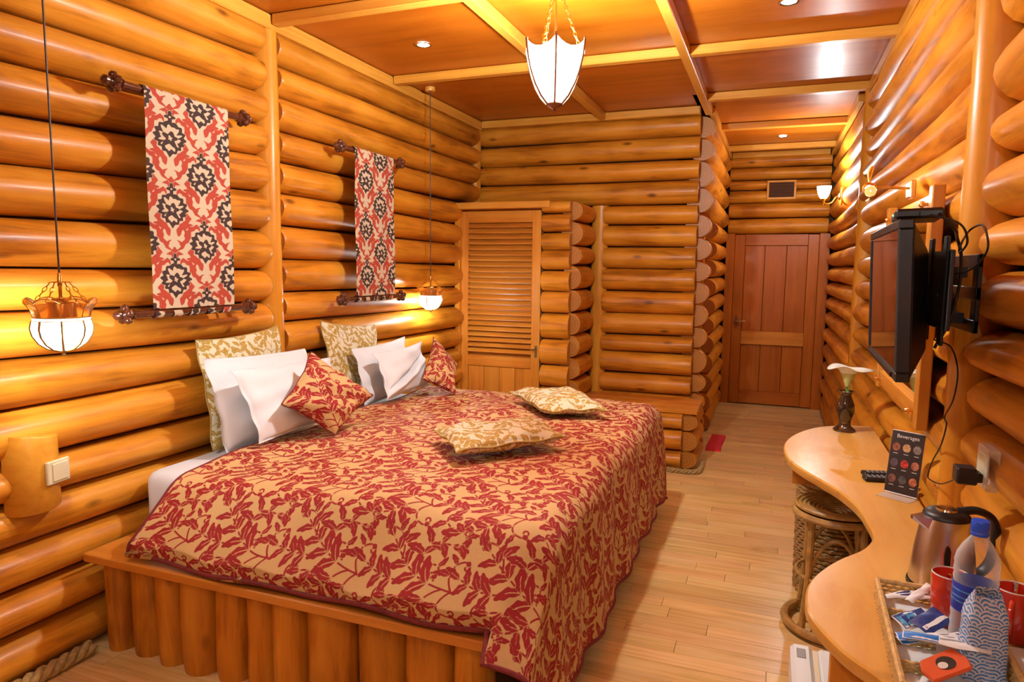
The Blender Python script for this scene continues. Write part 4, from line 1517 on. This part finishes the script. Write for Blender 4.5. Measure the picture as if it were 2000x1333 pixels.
cable([(.372, 1.945, 1.694), (.41, 1.96, 1.655), (.45, 2.12, 1.64), (.475, 2.18, 1.60), (.475, 2.17, 1.52), (.455, 2.15, 1.42), (.43, 2.18, 1.34)], .0045,
      'thick black lead running down from the receiver box behind the television')
cable([(.352, 1.942, 1.690), (.41, 1.915, 1.665), (.445, 1.99, 1.625), (.445, 2.06, 1.60), (.45, 2.07, 1.625), (.475, 2.108, 1.66), (.475, 2.0, 1.667), (.475, 1.95, 1.64), (.475, 1.938, 1.602),
       (.475, 2.03, 1.565), (.47, 2.13, 1.550), (.45, 2.17, 1.54), (.43, 2.18, 1.52)], .0028, 'thin black lead looping out over the television bracket')
cable([(.445, 2.27, 1.355), (.51, 2.37, 1.325), (.523, 2.33, 1.262), (.523, 2.35, 1.174), (.523, 2.44, 1.10), (.523, 2.41, 1.08), (.523, 2.457, 1.005),
       (.523, 2.55, .93), (.523, 2.60, .87), (.523, 2.58, .858), (.510, 2.36, .905), (.495, 2.12, .99)], .0024,
      'thin dark lead trailing down the wall post to the black adapter')

so = thing('wall_socket', 'clear-edged wall socket set into a log of the right wall', 'socket', (.552, 2.10, 1.03))
MB().box(-.008, .02, -.05, .05, -.05, .06).build('socket_plate', ACRYL, so, smooth=False, bevel=.003)
MB().box(-.010, .0, -.036, .036, -.036, .044).build('socket_face', CREAM, so, smooth=False, bevel=.003)
ad = thing('power_adapter', 'black plug-in power adapter sticking out of the wall socket', 'adapter', (.510, 2.085, 1.005))
MB().box(-.030, .018, -.026, .026, -.014, .030).build('adapter_body', BLACK, ad, smooth=False, bevel=.004)
MB().box(.018, .030, -.016, .016, -.008, .018).build('plug_collar', BLACKMET, ad, smooth=False, bevel=.002)


# ------------------------------------------------------------------ ropes, bench, mat
def braid(name, path, r, label):
    """three-strand rope laid along a path"""
    pts = spline(path, 30)
    t = thing(name, label, 'rope')
    acc = [0.0]
    for a, b in zip(pts[:-1], pts[1:]):
        acc.append(acc[-1] + (b - a).length)
    for k in range(3):
        q = []
        for i, p in enumerate(pts):
            d = (pts[min(i + 1, len(pts) - 1)] - pts[max(i - 1, 0)]).normalized()
            sd = d.cross(Vector((0, 0, 1))).normalized()
            a = acc[i] / (r * 5.2) * 2 * PI + k * 2 * PI / 3
            q.append(p + sd * math.cos(a) * r * .62 + Vector((0, 0, 1)) * math.sin(a) * r * .62)
        MB().tube(q, r * .56, n=8).build('strand', ROPE, t)
    return t


braid('rope', [(-2.478, -.6, .026), (-2.474, .4, .026), (-2.472, 1.1, .026), (-2.468, 1.55, .026), (-2.462, 1.80, .032)], .026,
      'thick twisted rope lying along the foot of the left log wall')
braid('rope', [(-.83, 5.215, .018), (-.66, 5.19, .018), (-.52, 5.19, .018), (-.46, 5.24, .018), (-.455, 5.5, .018)], .018,
      'twisted rope around the foot of the log bench')

bn = thing('bench', 'built-in wooden bench top on short stacked logs beside the bed foot', 'bench', (-1.0, 5.55, 0))
o_ = Vector((-1.0, 5.55, 0))
for i in range(3):
    a = 5.275 + i * .17
    plank('seat_board', bn, Vector((-.985, a + .085, .457)) - o_, .985, .167, .030, 'x', WARD, bevel=.004)
zb_ = [.442, .312, .150, 0]
for o in logs(bn, (-.86, 5.32), (-.60, 5.32), zb_, zb_, .095, round_end=.008):
    o.location -= o_
zb_ = [.442, .30, .140, 0]
for o in logs(bn, (-.575, 5.305), (-.575, 5.80), zb_, zb_, .095, round_end=.012):
    o.location -= o_

rm = MB()
pm = []
nx, ny = 26, 70
gx, gy = np.meshgrid(np.linspace(-.475, -.345, nx), np.linspace(5.94, 6.53, ny), indexing='ij')
gz = .012 + .004 * rng.random(gx.shape)
gz[0, :] = gz[-1, :] = 0.001
gz[:, 0] = gz[:, -1] = 0.001
ro = grid_mesh('door_mat', np.stack([gx + .395 + .006 * np.sin(gy * 9), gy - 6.235, gz], -1), REDMAT, None, None, (-.395, 6.235, 0))
tag(ro, 'bright red pile mat on the floor at the hall doorway', 'mat')

# ------------------------------------------------------------------ desk
DZ = .74
outl = [(0.54, 3.912), (0.46, 3.941), (0.392, 3.923), (0.263, 3.829), (0.171, 3.680), (0.108, 3.506), (0.084, 3.330), (0.096, 3.140), (0.137, 2.999), (0.207, 2.849),
        (0.268, 2.716), (0.311, 2.558), (0.326, 2.409), (0.329, 2.308), (0.313, 2.233), (0.276, 2.149), (0.214, 2.060), (0.163, 1.967), (0.129, 1.878),
        (0.115, 1.796), (0.116, 1.713), (0.137, 1.633), (0.182, 1.539), (0.240, 1.464), (.29, 1.36), (.32, 1.22), (.33, 1.05), (.33, .80)]
sp = [(p.x, p.y) for p in spline([(x, y, 0) for x, y in outl[1:]], 4)]
poly = [(.527, 3.935)] + sp + [(.527, .80)]
dk = thing('desk', 'long wave-edged wooden desk along the right wall', 'desk', (.40, 2.4, 0))
dof = Vector((.40, 2.4, 0))
top_poly = [(x - dof.x, y - dof.y) for x, y in poly]
b = MB()
n = len(top_poly)
# rounded nosing: inset rings
cx_, cy_ = .15, 0.0


def inset(P, d):
    out = []
    m = len(P)
    for i in range(m):
        a, c, e = Vector(P[i - 1]), Vector(P[i]), Vector(P[(i + 1) % m])
        t = (e - a).normalized()
        nr = Vector((-t.y, t.x))
        out.append((c.x - nr.x * d, c.y - nr.y * d))
    return out


sgn = 1 if sum(top_poly[i - 1][0] * top_poly[i][1] - top_poly[i][0] * top_poly[i - 1][1] for i in range(n)) < 0 else -1
rings = [(.004 * sgn, DZ - .036), (0, DZ - .030), (0, DZ - .006), (.005 * sgn, DZ)]
for d_, z_ in rings:
    for x, y in inset(top_poly, d_):
        b.v.append((x, y, z_))
for k in range(3):
    for i in range(n):
        j = (i + 1) % n
        b.f.append((k * n + i, k * n + j, (k + 1) * n + j, (k + 1) * n + i))
        b.m.append(0)
b.f += [tuple(range(n - 1, -1, -1)), tuple(3 * n + i for i in range(n))]
b.m += [0, 0]
b.build('desk_top', DESKW, dk, angle=35)
plank('apron', dk, Vector((.290, 3.22, DZ - .086)) - dof, .335, .028, .10, 'x', WARD, bevel=.002)
plank('apron', dk, Vector((.44, 2.55, DZ - .086)) - dof, 1.3, .028, .10, 'y', WARD, bevel=.002)
plank('support_panel', dk, Vector((.33, 1.60, (DZ - .036) / 2)) - dof, DZ - .036, .030, .34, 'z', WARD, bevel=.002)
plank('support_panel', dk, Vector((.40, .95, (DZ - .036) / 2)) - dof, DZ - .036, .030, .18, 'z', WARD, bevel=.002)
plank('support_panel', dk, Vector((.44, 3.80, (DZ - .036) / 2)) - dof, DZ - .036, .030, .08, 'z', WARD, bevel=.002)

# ------------------------------------------------------------------ under the desk
st = thing('rattan_stool', 'round rattan cane stool with a coiled seat under the desk', 'stool', (.303, 3.13, 0))
SZ = .55
for i in range(9):
    r_ = .162 - i * .017
    MB().tube(arc((0, 0, SZ - .004 * i), r_, 0, 2 * PI, 32)[:-1], .0088, n=7, closed=True).build('seat_coil', RATTAN, st)
MB().lathe([(.001, SZ - .05), (.150, SZ - .024)], 24, caps=False).build('seat_backing', WICKER, st)
MB().tube(arc((0, 0, SZ - .030), .165, 0, 2 * PI, 32)[:-1], .016, n=8, closed=True).build('seat_hoop', RATTAN, st)
for k in range(4):
    a = PI / 4 + k * PI / 2
    c_, s_ = math.cos(a), math.sin(a)
    MB().tube([(c_ * .14, s_ * .14, SZ - .03), (c_ * .145, s_ * .145, .26), (c_ * .17, s_ * .17, .02)], .014, n=8).build('leg', RATTAN, st)
    MB().tube(arc((c_ * .15, s_ * .15, .035), .03, 0, 2 * PI, 10, ax='xz')[:-1], .004, n=5, closed=True).build('binding', RATTAN, st)
    a2 = a + PI / 2
    P0, P1 = Vector((c_ * .142, s_ * .142, .25)), Vector((math.cos(a2) * .142, math.sin(a2) * .142, .25))
    pts = []
    for i in range(13):
        t_ = i / 12
        p = P0.lerp(P1, t_)
        p.z = .25 + .18 * math.sin(PI * t_) ** .6
        pts.append(p)
    MB().tube(pts, .0085, n=7).build('arch', RATTAN, st)
MB().tube(arc((0, 0, .03), .185, 0, 2 * PI, 32)[:-1], .018, n=8, closed=True).build('base_ring', RATTAN, st)
MB().tube(arc((0, 0, .25), .148, 0, 2 * PI, 28)[:-1], .008, n=6, closed=True).build('stretcher_ring', RATTAN, st)

hm = thing('wicker_hamper', 'tall woven wicker basket standing behind the rattan stool', 'basket', (.335, 3.52, 0))
for k in range(27):
    z_ = .01 + k * .0205
    pts = []
    for j in range(48):
        a = 2 * PI * j / 48
        r_ = .165 + (.004 if (j + k) % 2 else -.004) + .012 * z_
        pts.append((math.cos(a) * r_, math.sin(a) * r_, z_))
    MB().tube(pts, .0075, n=5, closed=True, flat=1.3).build('weave_row', WICKER, hm)
MB().lathe([(.150, 0), (.158, .55)], 24, caps=True).build('inner_wall', WICKER, hm)
MB().tube(arc((0, 0, .55), .172, 0, 2 * PI, 32)[:-1], .014, n=7, closed=True).build('rim', WICKER, hm)

fr = thing('mini_fridge', 'white mini fridge under the near end of the desk', 'fridge', (.30, 1.79, 0))
MB().box(-.135, .17, -.17, .20, .02, .50).build('body', WHITEP, fr, smooth=False, bevel=.008)
fd = MB().box(-.205, -.148, -.17, .20, .03, .505).build('door', WHITEP, fr, smooth=False, bevel=.010)
MB().box(-.190, -.166, .12, .17, .503, .5065).build('handle_recess', plain('grey_plastic', (.30, .29, .28), rough=.4), fd, smooth=False, bevel=.002)
MB().box(-.148, -.135, -.16, .19, .035, .495).build('door_seal', CREAM, fd, smooth=False)
for x_ in (-.11, .14):
    for y_ in (-.14, .17):
        MB().lathe([(.015, 0), (.015, .022)], 10, (x_, y_, 0)).build('foot', BLACK, fr)

# ------------------------------------------------------------------ on the desk
vs_ = thing('vase', 'small dark brown glazed vase at the far end of the desk', 'vase', (.376, 3.785, DZ))
MB().lathe([(.001, .0), (.052, .0), (.054, .006), (.046, .014), (.030, .028), (.026, .045), (.034, .070), (.043, .105), (.042, .135), (.030, .165), (.024, .182),
            (.028, .196), (.038, .204), (.036, .207), (.022, .196), (.018, .17), (.001, .16)], 28, caps=False).build('vase_body', GLAZE, vs_)
MB().tube(arc((0, 0, .044), .027, 0, 2 * PI, 24)[:-1], .003, n=5, closed=True).build('foot_band', OLDBRASS, vs_)

ly = thing('calla_lily', 'white calla lily standing in the dark vase', 'flower', (.376, 3.785, DZ + .172))
MB().tube([(0, 0, 0), (.001, 0, .04), (.002, 0, .075)], .006, n=8).build('stem', STEMG, ly)
MB().tube([(.004, -.008, .006), (.006, -.010, .04), (.010, -.012, .062)], .004, n=6).build('stem', STEMG, ly)
g = MB()
nr, na = 12, 36
for i in range(nr + 1):
    t_ = i / nr
    for j in range(na):
        a = 2 * PI * j / na
        tip = max(0, math.cos(a - R(10))) ** 6
        r_ = .008 + .044 * t_ ** 1.1 + .030 * t_ ** 7 * (1 + .9 * tip + .35 * math.cos(2 * a))
        z_ = .050 + .130 * t_ - .028 * t_ ** 9 + .012 * math.sin(a * 3 + 1) * t_ ** 5 - .020 * tip * t_ ** 5
        g.v.append((.002 + math.cos(a) * r_ * 1.05, math.sin(a) * r_ * .9, z_))
for i in range(nr):
    for j in range(na):
        g.f.append((i * na + j, i * na + (j + 1) % na, (i + 1) * na + (j + 1) % na, (i + 1) * na + j))
        g.m.append(1 if i < 7 else 0)
fl = g.build('spathe', [PETAL, PETALG], ly, angle=80)
sol = fl.modifiers.new('thickness', 'SOLIDIFY')
sol.thickness = .0015
MB().tube([(.002, 0, .08), (.002, 0, .13), (.004, 0, .155)], [.004, .005, .003], n=8).build('spadix', plain('spadix', (.75, .50, .06), rough=.6), ly)


def remote(loc, rz, label):
    t = thing('remote_control', label, 'remote', loc, rz, 'remote controls on the desk')
    MB().box(-.085, .085, -.022, .022, 0, .018).build('case', BLACK, t, smooth=False, bevel=.005)
    for i in range(8):
        for j in range(3):
            MB().box(-.004, .004, -.0035, .0035, 0, .003).build('button', plain_grey, t, (-.066 + i * .017, (j - 1) * .0125, .018), smooth=False, bevel=.0008)
    return t


plain_grey = plain('grey_rubber', (.30, .29, .29), rough=.6)
remote((.452, 2.985, DZ), R(14), 'black remote control lying on the desk farther from the menu card')
remote((.450, 2.915, DZ), R(12), 'black remote control lying on the desk right beside the menu card')

# menu card in a stand
mc = thing('menu_card', 'dark beverages menu card in a clear slanted stand on the desk', 'menu card', (.468, 2.735, DZ), R(-33))
MW, MH = .112, .232
lean = R(-9)
MB().box(-MW / 2 - .002, MW / 2 + .002, -.0015, .0015, 0, MH).build('stand_front', ACRYL, mc, (0, 0, .004), (lean, 0, 0), smooth=False)
MB().box(-MW / 2, MW / 2, -.06, .0, 0, .003).build('stand_base', ACRYL, mc, smooth=False)
mcard = plain('menu_print', (.022, .012, .010), rough=.35, vary=.4, nscale=30)
card = MB().box(-MW / 2, MW / 2, -.0022, -.0016, .006, MH - .002).build('card', mcard, mc, (0, 0, .004), (lean, 0, 0), smooth=False)
MB().box(-MW / 2, MW / 2, -.0021, -.0017, MH - .002, MH + .001).box(-MW / 2, MW / 2, -.0021, -.0017, .002, .006).build('card_border', PAPER, mc, (0, 0, .004),
                                                                                                                       (lean, 0, 0), smooth=False)


def text(body, size, parent, loc, rot, mat, name='lettering', ext=.0003):
    cu = bpy.data.curves.new(name, 'FONT')
    cu.body = body
    cu.size = size
    cu.align_x = 'CENTER'
    cu.extrude = ext
    tmp = bpy.data.objects.new(name + '_tmp', cu)
    me = bpy.data.meshes.new_from_object(tmp)
    bpy.data.objects.remove(tmp)
    me.name = name
    me.materials.clear()
    me.materials.append(mat)
    o = bpy.data.objects.new(name, me)
    COL.objects.link(o)
    o.location, o.rotation_euler, o.parent = loc, rot, parent
    return o


text('Beverages', .019, card, (0, -.0026, MH - .026), (PI / 2, 0, 0), INK)
dishes = [(.30, .10, .05), (.55, .32, .14), (.22, .18, .16), (.10, .07, .10), (.55, .04, .02), (.42, .14, .07), (.20, .08, .06), (.08, .08, .08), (.50, .16, .06)]
for i, c_ in enumerate(dishes):
    x_, z_ = -.036 + (i % 3) * .036, MH - .060 - (i // 3) * .058
    dm = plain('food_photo', c_, rough=.45, vary=.6, nscale=110)
    p = MB().lathe([(.001, 0), (.0135, 0), (.0135, .0006), (.001, .0008)], 14, caps=False, sy=1.15)
    p.v = [(x_ + x, -.0024 - z, z_ + y) for x, y, z in p.v]
    p.build('dish_photo', dm, card)
    MB().box(x_ - .008, x_ + .008, -.0028, -.0023, z_ - .0245, z_ - .0225).build('caption_line', INK, card, smooth=False)

# kettle
kt = thing('kettle', 'brushed steel electric kettle with black lid and handle on the desk', 'kettle', (.443, 1.965, DZ), R(200))
MB().lathe([(.001, 0), (.078, 0), (.080, .008), (.078, .016)], 32, caps=False).build('base', BLACK, kt)
MB().lathe([(.076, .016), (.075, .03), (.068, .10), (.058, .165), (.053, .190)], 40, caps=False).build('body', STEEL, kt)
MB().lathe([(.054, .189), (.053, .196), (.046, .203), (.030, .207), (.001, .208)], 32, caps=False).build('lid', BLACK, kt)
MB().lathe([(.026, .2075), (.024, .212), (.001, .213)], 24, caps=False).build('lid_window', CHROME, kt)
s = MB()
s._add([(.040, -.026, .150), (.040, .026, .150), (.040, .026, .192), (.040, -.026, .192), (.088, -.004, .183), (.088, .004, .183), (.088, .006, .192), (.088, -.006, .192)],
       [(0, 1, 5, 4), (1, 2, 6, 5), (3, 0, 4, 7), (4, 5, 6, 7), (2, 3, 7, 6)])
s.build('spout', STEEL, kt, smooth=False)
MB().tube(spline([(-.030, 0, .203), (-.075, 0, .206), (-.115, 0, .185), (-.128, 0, .14), (-.122, 0, .08), (-.100, 0, .045), (-.072, 0, .038)], 6),
          [.016] * 37, n=10, flat=.62).build('handle', BLACK, kt)
w_ = MB().lathe([(.001, 0), (.012, 0), (.012, .003), (.001, .004)], 16, caps=False, sy=2.9)
w_.v = [(.035 + x * 0 + z, x + .052, .095 + y) if False else (x * .75 + .028, .0605 + z + (.10 - (y + .10)) * .10, .10 + y) for x, y, z in w_.v]
w_.build('water_gauge', BLACK, kt)

# woven tray and its contents
tray = thing('wicker_tray', 'pale woven cane tray with divided compartments at the near end of the desk', 'tray', (.430, 1.60, DZ), R(-2))
TX0, TX1, TY0, TY1 = -.160, .050, -.235, .232
th_ = .048


def weave_wall(p0, p1, h, parent, name='tray_side'):
    """woven strip wall between two points"""
    p0, p1 = Vector(p0), Vector(p1)
    L = (p1 - p0).length
    d = (p1 - p0).normalized()
    nrm = Vector((-d.y, d.x, 0))
    b = MB()
    rows_ = max(3, int(h / .0085))
    for r_ in range(rows_):
        z_ = .006 + (h - .010) * r_ / (rows_ - 1)
        pts = []
        m = max(6, int(L / .009))
        for i in range(m + 1):
            q = p0 + d * (L * i / m) + nrm * (.0030 if (i + r_) % 2 else -.0030)
            pts.append((q.x, q.y, z_))
        b.tube(pts, .0038, n=5)
    o = b.build(name, TRAYW, parent)
    return o


MB().box(TX0, TX1, TY0, TY1, .0, .006).build('tray_floor', TRAYW, tray, smooth=False)
MB().box(TX0 + .006, TX1 - .006, TY0 + .006, TY1 - .006, .006, .0085).build('tray_liner', PAPER, tray, smooth=False)
cs = [(TX0, TY0, 0), (TX1, TY0, 0), (TX1, TY1, 0), (TX0, TY1, 0)]
for i in range(4):
    weave_wall(cs[i], cs[(i + 1) % 4], th_, tray)
    a, c_ = Vector(cs[i]), Vector(cs[(i + 1) % 4])
    MB().tube([a + Vector((0, 0, th_)), c_ + Vector((0, 0, th_))], .0065, n=7).build('tray_rim', TRAYW, tray)
for y_ in (-.115, .0, .115):
    weave_wall((TX0, y_, 0), (-.070, y_, 0), th_ - .014, tray, 'divider')
tc_ = Vector((.430, 1.60, DZ))


def sachet(name, c, L, w, rz, mat, label, group, tilt=(0, 0), t=.004, parts=()):
    o = thing(name, label, 'sachet', tc_ + Vector(c), R(rz), group)
    n1, n2 = 14, 8
    b = MB()
    for side in (1, -1):
        for i in range(n1):
            for j in range(n2):
                a, q = 2 * i / (n1 - 1) - 1, 2 * j / (n2 - 1) - 1
                hh = t * ((1 - a ** 6) * (1 - q ** 4)) * side + .0015 * math.sin(a * 5 + q * 3)
                b.v.append((a * L / 2, q * w / 2, hh))
    for s_ in (0, 1):
        for i in range(n1 - 1):
            for j in range(n2 - 1):
                k = s_ * n1 * n2 + i * n2 + j
                f = (k, k + n2, k + n2 + 1, k + 1)
                b.f.append(f if s_ == 0 else tuple(reversed(f)))
                b.m.append(0)
    bo = b.build('packet', mat, o, (0, 0, 0), (R(tilt[0]), R(tilt[1]), 0), angle=80)
    for (x0, x1, y0, y1, m2) in parts:
        p = MB()
        kx, ky = 6, 4
        for i in range(kx + 1):
            for j in range(ky + 1):
                xx, yy = x0 + (x1 - x0) * i / kx, y0 + (y1 - y0) * j / ky
                a, q = xx / (L / 2), yy / (w / 2)
                hh = t * ((1 - a ** 6) * (1 - q ** 4)) + .0015 * math.sin(a * 5 + q * 3) + .0005
                p.v.append((xx, yy, hh))
        for i in range(kx):
            for j in range(ky):
                k = i * (ky + 1) + j
                p.f.append((k, k + ky + 1, k + ky + 2, k + 1))
                p.m.append(0)
        p.build('print', m2, bo, angle=80)
    return o


sachet('sugar_stick', (-.100, .182, .046), .105, .020, 22, PAPER, 'white sugar stick lying topmost in the far tray compartment', 'white sugar sticks', (0, -6), .004,
       [(-.02, .012, -.003, .003, NAVYINK)])
sachet('sugar_stick', (-.095, .158, .052), .105, .020, 12, PAPER, 'white sugar stick lying under the others in the far tray compartment', 'white sugar sticks',
       (0, -3), .004, [(-.02, .012, -.003, .003, NAVYINK)])
sachet('sugar_stick', (-.072, .170, .060), .095, .020, 52, PAPER, 'white sugar stick leaning at the divider of the far tray compartment', 'white sugar sticks', (0, -10),
       .004)
sachet('tea_sachet', (-.100, .068, .040), .078, .050, 30, PAPER, 'white tea sachet with a teal and navy front in the second tray compartment', 'tea sachets', (12, -10), .004,
       [(-.036, .036, -.020, .023, NAVYPK), (-.034, .006, -.014, .015, TEALPR)])
sachet('tea_sachet', (-.070, .052, .050), .078, .050, 42, NAVYPK, 'navy tea sachet with a white band in the second tray compartment', 'tea sachets', (10, -14), .004,
       [(-.034, .034, -.014, -.004, PAPER)])
for i, (cx0, cy0, rz, lb) in enumerate(((-.080, -.030, 20, 'rearmost'), (-.080, -.056, 3, 'middle'), (-.072, -.084, -12, 'front'))):
    sachet('coffee_stick', (cx0, cy0, .052 + .011 * i), .150, .033, rz, PAPER, lb + ' of the three blue and white coffee sticks fanned in the tray', 'coffee sticks', (0, -4),
           .005, [(-.073, -.012, -.0155, .0155, BLUEPK), (.046, .060, -.007, .007, NAVYINK), (-.010, .030, -.002, .002, plain_grey)])
og = thing('creamer_packet', 'orange packet with a coffee cup picture in the near tray compartment', 'packet', tc_ + Vector((-.085, -.135, .048)), R(34))
g = MB()
pts = [(-.045, -.024), (.040, -.028), (.052, -.006), (.046, .026), (-.030, .026), (-.046, .004)]
g.prism(pts, -.004, .006)
ob = g.build('packet', ORANGE, og, (0, 0, 0), (R(10), R(-14), 0), smooth=False, bevel=.003)
p = MB().lathe([(.001, .0064), (.019, .0064), (.019, .0070), (.001, .0072)], 20, c=(.006, 0, 0), caps=False, sy=.8)
p.build('dark_picture', COFFEE, ob)
p = MB().lathe([(.001, .0073), (.010, .0073), (.010, .0078), (.001, .008)], 18, c=(-.004, -.003, 0), caps=False, sy=.75)
p.build('cup_picture', CERAM, ob)
sachet('paper_packet', (-.112, -.172, .022), .080, .040, 70, PAPER, 'crumpled white paper packet in the nearest tray compartment', None, (0, 8), .005)
sachet('paper_packet', (-.070, -.196, .018), .075, .040, 10, PAPER, 'white paper packet beside the orange packet in the tray', None, (0, 6), .005)

# folded white napkin on the desk at the tray's right
nk = rbox(.505, .60, 1.38, 1.68, DZ, DZ + .012, .005, 'napkin', PAPER)
tag(nk, 'folded white paper napkin on the desk right of the tray', 'napkin')


def mug(loc, rz, label, spoon):
    t = thing('mug', label, 'mug', loc, rz, 'red mugs')
    MB().lathe([(.001, .0), (.030, .0), (.034, .005), (.037, .05), (.039, .112), (.0385, .116)], 32, caps=False).build('outer_wall', REDMUG, t)
    MB().lathe([(.0385, .116), (.037, .1185), (.0355, .116)], 32, caps=False).build('white_rim', CERAM, t)
    MB().lathe([(.0355, .116), (.033, .05), (.030, .012), (.001, .010)], 32, caps=False).build('inner_wall', REDMUG, t)
    MB().tube(spline([(.036, 0, .092), (.052, 0, .098), (.062, 0, .082), (.062, 0, .05), (.050, 0, .028), (.034, 0, .026)], 6), .0062, n=8, flat=1.5).build('handle', REDMUG, t)
    if spoon:
        s_ = thing('teaspoon', 'steel teaspoon resting inside ' + spoon, 'spoon', loc, rz)
        MB().tube([(.010, .0, .024), (-.006, .0, .070), (-.022, .0, .122)], [.0026, .0026, .0045], n=6, flat=.5).build('spoon_handle', CHROME, s_)
        k = MB().sphere((0, 0, 0), .010, 10, 6, sz=.35)
        k.build('spoon_bowl', CHROME, s_, (.011, .0, .023), (0, R(-60), 0))
    return t


mug((.412, 1.748, DZ + .0095), R(70), 'red mug standing left of the water bottle', 'the left red mug')
mug((.533, 1.742, DZ), R(-110), 'red mug standing right of the water bottle with its handle forward', 'the right red mug')

# water bottle
wbt = thing('water_bottle', 'clear plastic water bottle with blue cap and dark blue label beside the tray', 'bottle', (.430, 1.632, DZ + .0095))
prof = [(.001, .004), (.030, .0), (.038, .006), (.041, .016), (.0415, .04), (.0400, .052), (.0415, .062), (.0400, .072), (.0415, .082), (.0405, .10), (.0405, .155),
        (.0415, .160), (.0400, .168), (.0418, .176), (.0405, .186), (.0415, .196), (.038, .212), (.028, .232), (.017, .248), (.0135, .256), (.0135, .268)]
MB().lathe(prof, 36, caps=False).build('bottle_body', WATER, wbt)
MB().lathe([(.0413, .092), (.0416, .094), (.0416, .150), (.0413, .152)], 36, caps=False).build('label', BLUELAB, wbt)
for z_ in (.112, .122, .136):
    MB().lathe([(.0417, z_), (.0419, z_ + .0015), (.0417, z_ + .003)], 36, caps=False).build('label_stripe', TEALPR, wbt)
MB().lathe([(.0165, .262), (.0170, .263), (.0170, .283), (.0155, .286), (.001, .287)], 28, caps=False).build('cap', BLUECAP, wbt)
MB().lathe([(.0162, .254), (.0172, .256), (.0172, .260), (.0162, .2615)], 28, caps=False).build('cap_ring', BLUECAP, wbt)

# paper bag printed with overlapping wave scales
SEI, nt_, b_ = new_mat('wave_print_paper')
at_ = N(nt_, 'ShaderNodeAttribute', attribute_name='wave')
m1 = N(nt_, 'ShaderNodeMapRange')
m1.inputs['From Min'].default_value = -.0004
m1.inputs['From Max'].default_value = .0004
nt_.links.new(at_.outputs['Fac'], m1.inputs['Value'])
mx = N(nt_, 'ShaderNodeMix', data_type='RGBA')
nt_.links.new(m1.outputs['Result'], mx.inputs[0])
mx.inputs[6].default_value = (.66, .66, .74, 1)
mx.inputs[7].default_value = (.07, .24, .56, 1)
nt_.links.new(mx.outputs[2], b_.inputs['Base Color'])
b_.inputs['Roughness'].default_value = .5


def seigaiha(u, v, w=.030):
    """signed distance to the blue lines of a wave-scale pattern"""
    out = np.full(u.shape, -.01)
    done = np.zeros(u.shape, bool)
    h = w / 4
    j0 = np.floor(v / h).astype(int)
    for k in range(-2, 3):
        j = j0 + k
        cy = j * h
        sh = np.where(j % 2 == 0, 0.0, w / 2)
        cxx = np.round((u - sh) / w) * w + sh
        d = np.hypot(u - cxx, v - cy)
        ins = (d < w / 2) & ~done
        ph = (d / (w / 2) * 3 + .12) % 1.0
        sd = (.24 - np.abs(ph - .5)) * (w / 6)
        out = np.where(ins, sd, out)
        done |= ins
    return out


bag = thing('paper_bag', 'small blue and white wave-patterned paper bag standing in front of the bottle', 'bag', (.424, 1.530, DZ + .0095), R(14))
nu, nv = 300, 220
per = np.linspace(0, 1, nu)
hh = np.linspace(0, 1, nv)
Pu, Pv = np.meshgrid(per, hh, indexing='ij')
a = Pu * 2 * PI
bw_, bd_ = .041, .026
ex = .45
bx = np.sign(np.cos(a)) * np.abs(np.cos(a)) ** ex * bw_
by = np.sign(np.sin(a)) * np.abs(np.sin(a)) ** ex * bd_
taper = 1 - .12 * Pv
flat_ = np.clip(1 - np.clip((Pv - .78) / .22, 0, 1) ** 1.2, .06, 1)
Hh = .168
zc_ = Pv * Hh + .012 * Pv ** 3 * np.cos(a * 1 - 2.2)
lean_ = np.clip((Pv - .72) / .28, 0, 1)
Pp = np.stack([bx * taper * (1 - .25 * lean_) + .010 * lean_, by * taper * flat_ + .004 * np.sin(Pv * 14 + a) * (Pv * .6) + .012 * lean_, zc_], -1)
arc_len = np.cumsum(np.r_[0, np.hypot(np.diff(bx[:, 0]), np.diff(by[:, 0]))])
sd_ = seigaiha(np.repeat(arc_len[:, None], nv, 1), Pv * Hh, .042)
grid_mesh('bag_body', Pp, SEI, bag, {'wave': sd_})
b = MB()
b.v = [tuple(p) for p in Pp[:-1, 0]]
b.f = [tuple(range(nu - 2, -1, -1))]
b.m = [0]
b.build('bag_bottom', PAPER, bag, smooth=False)
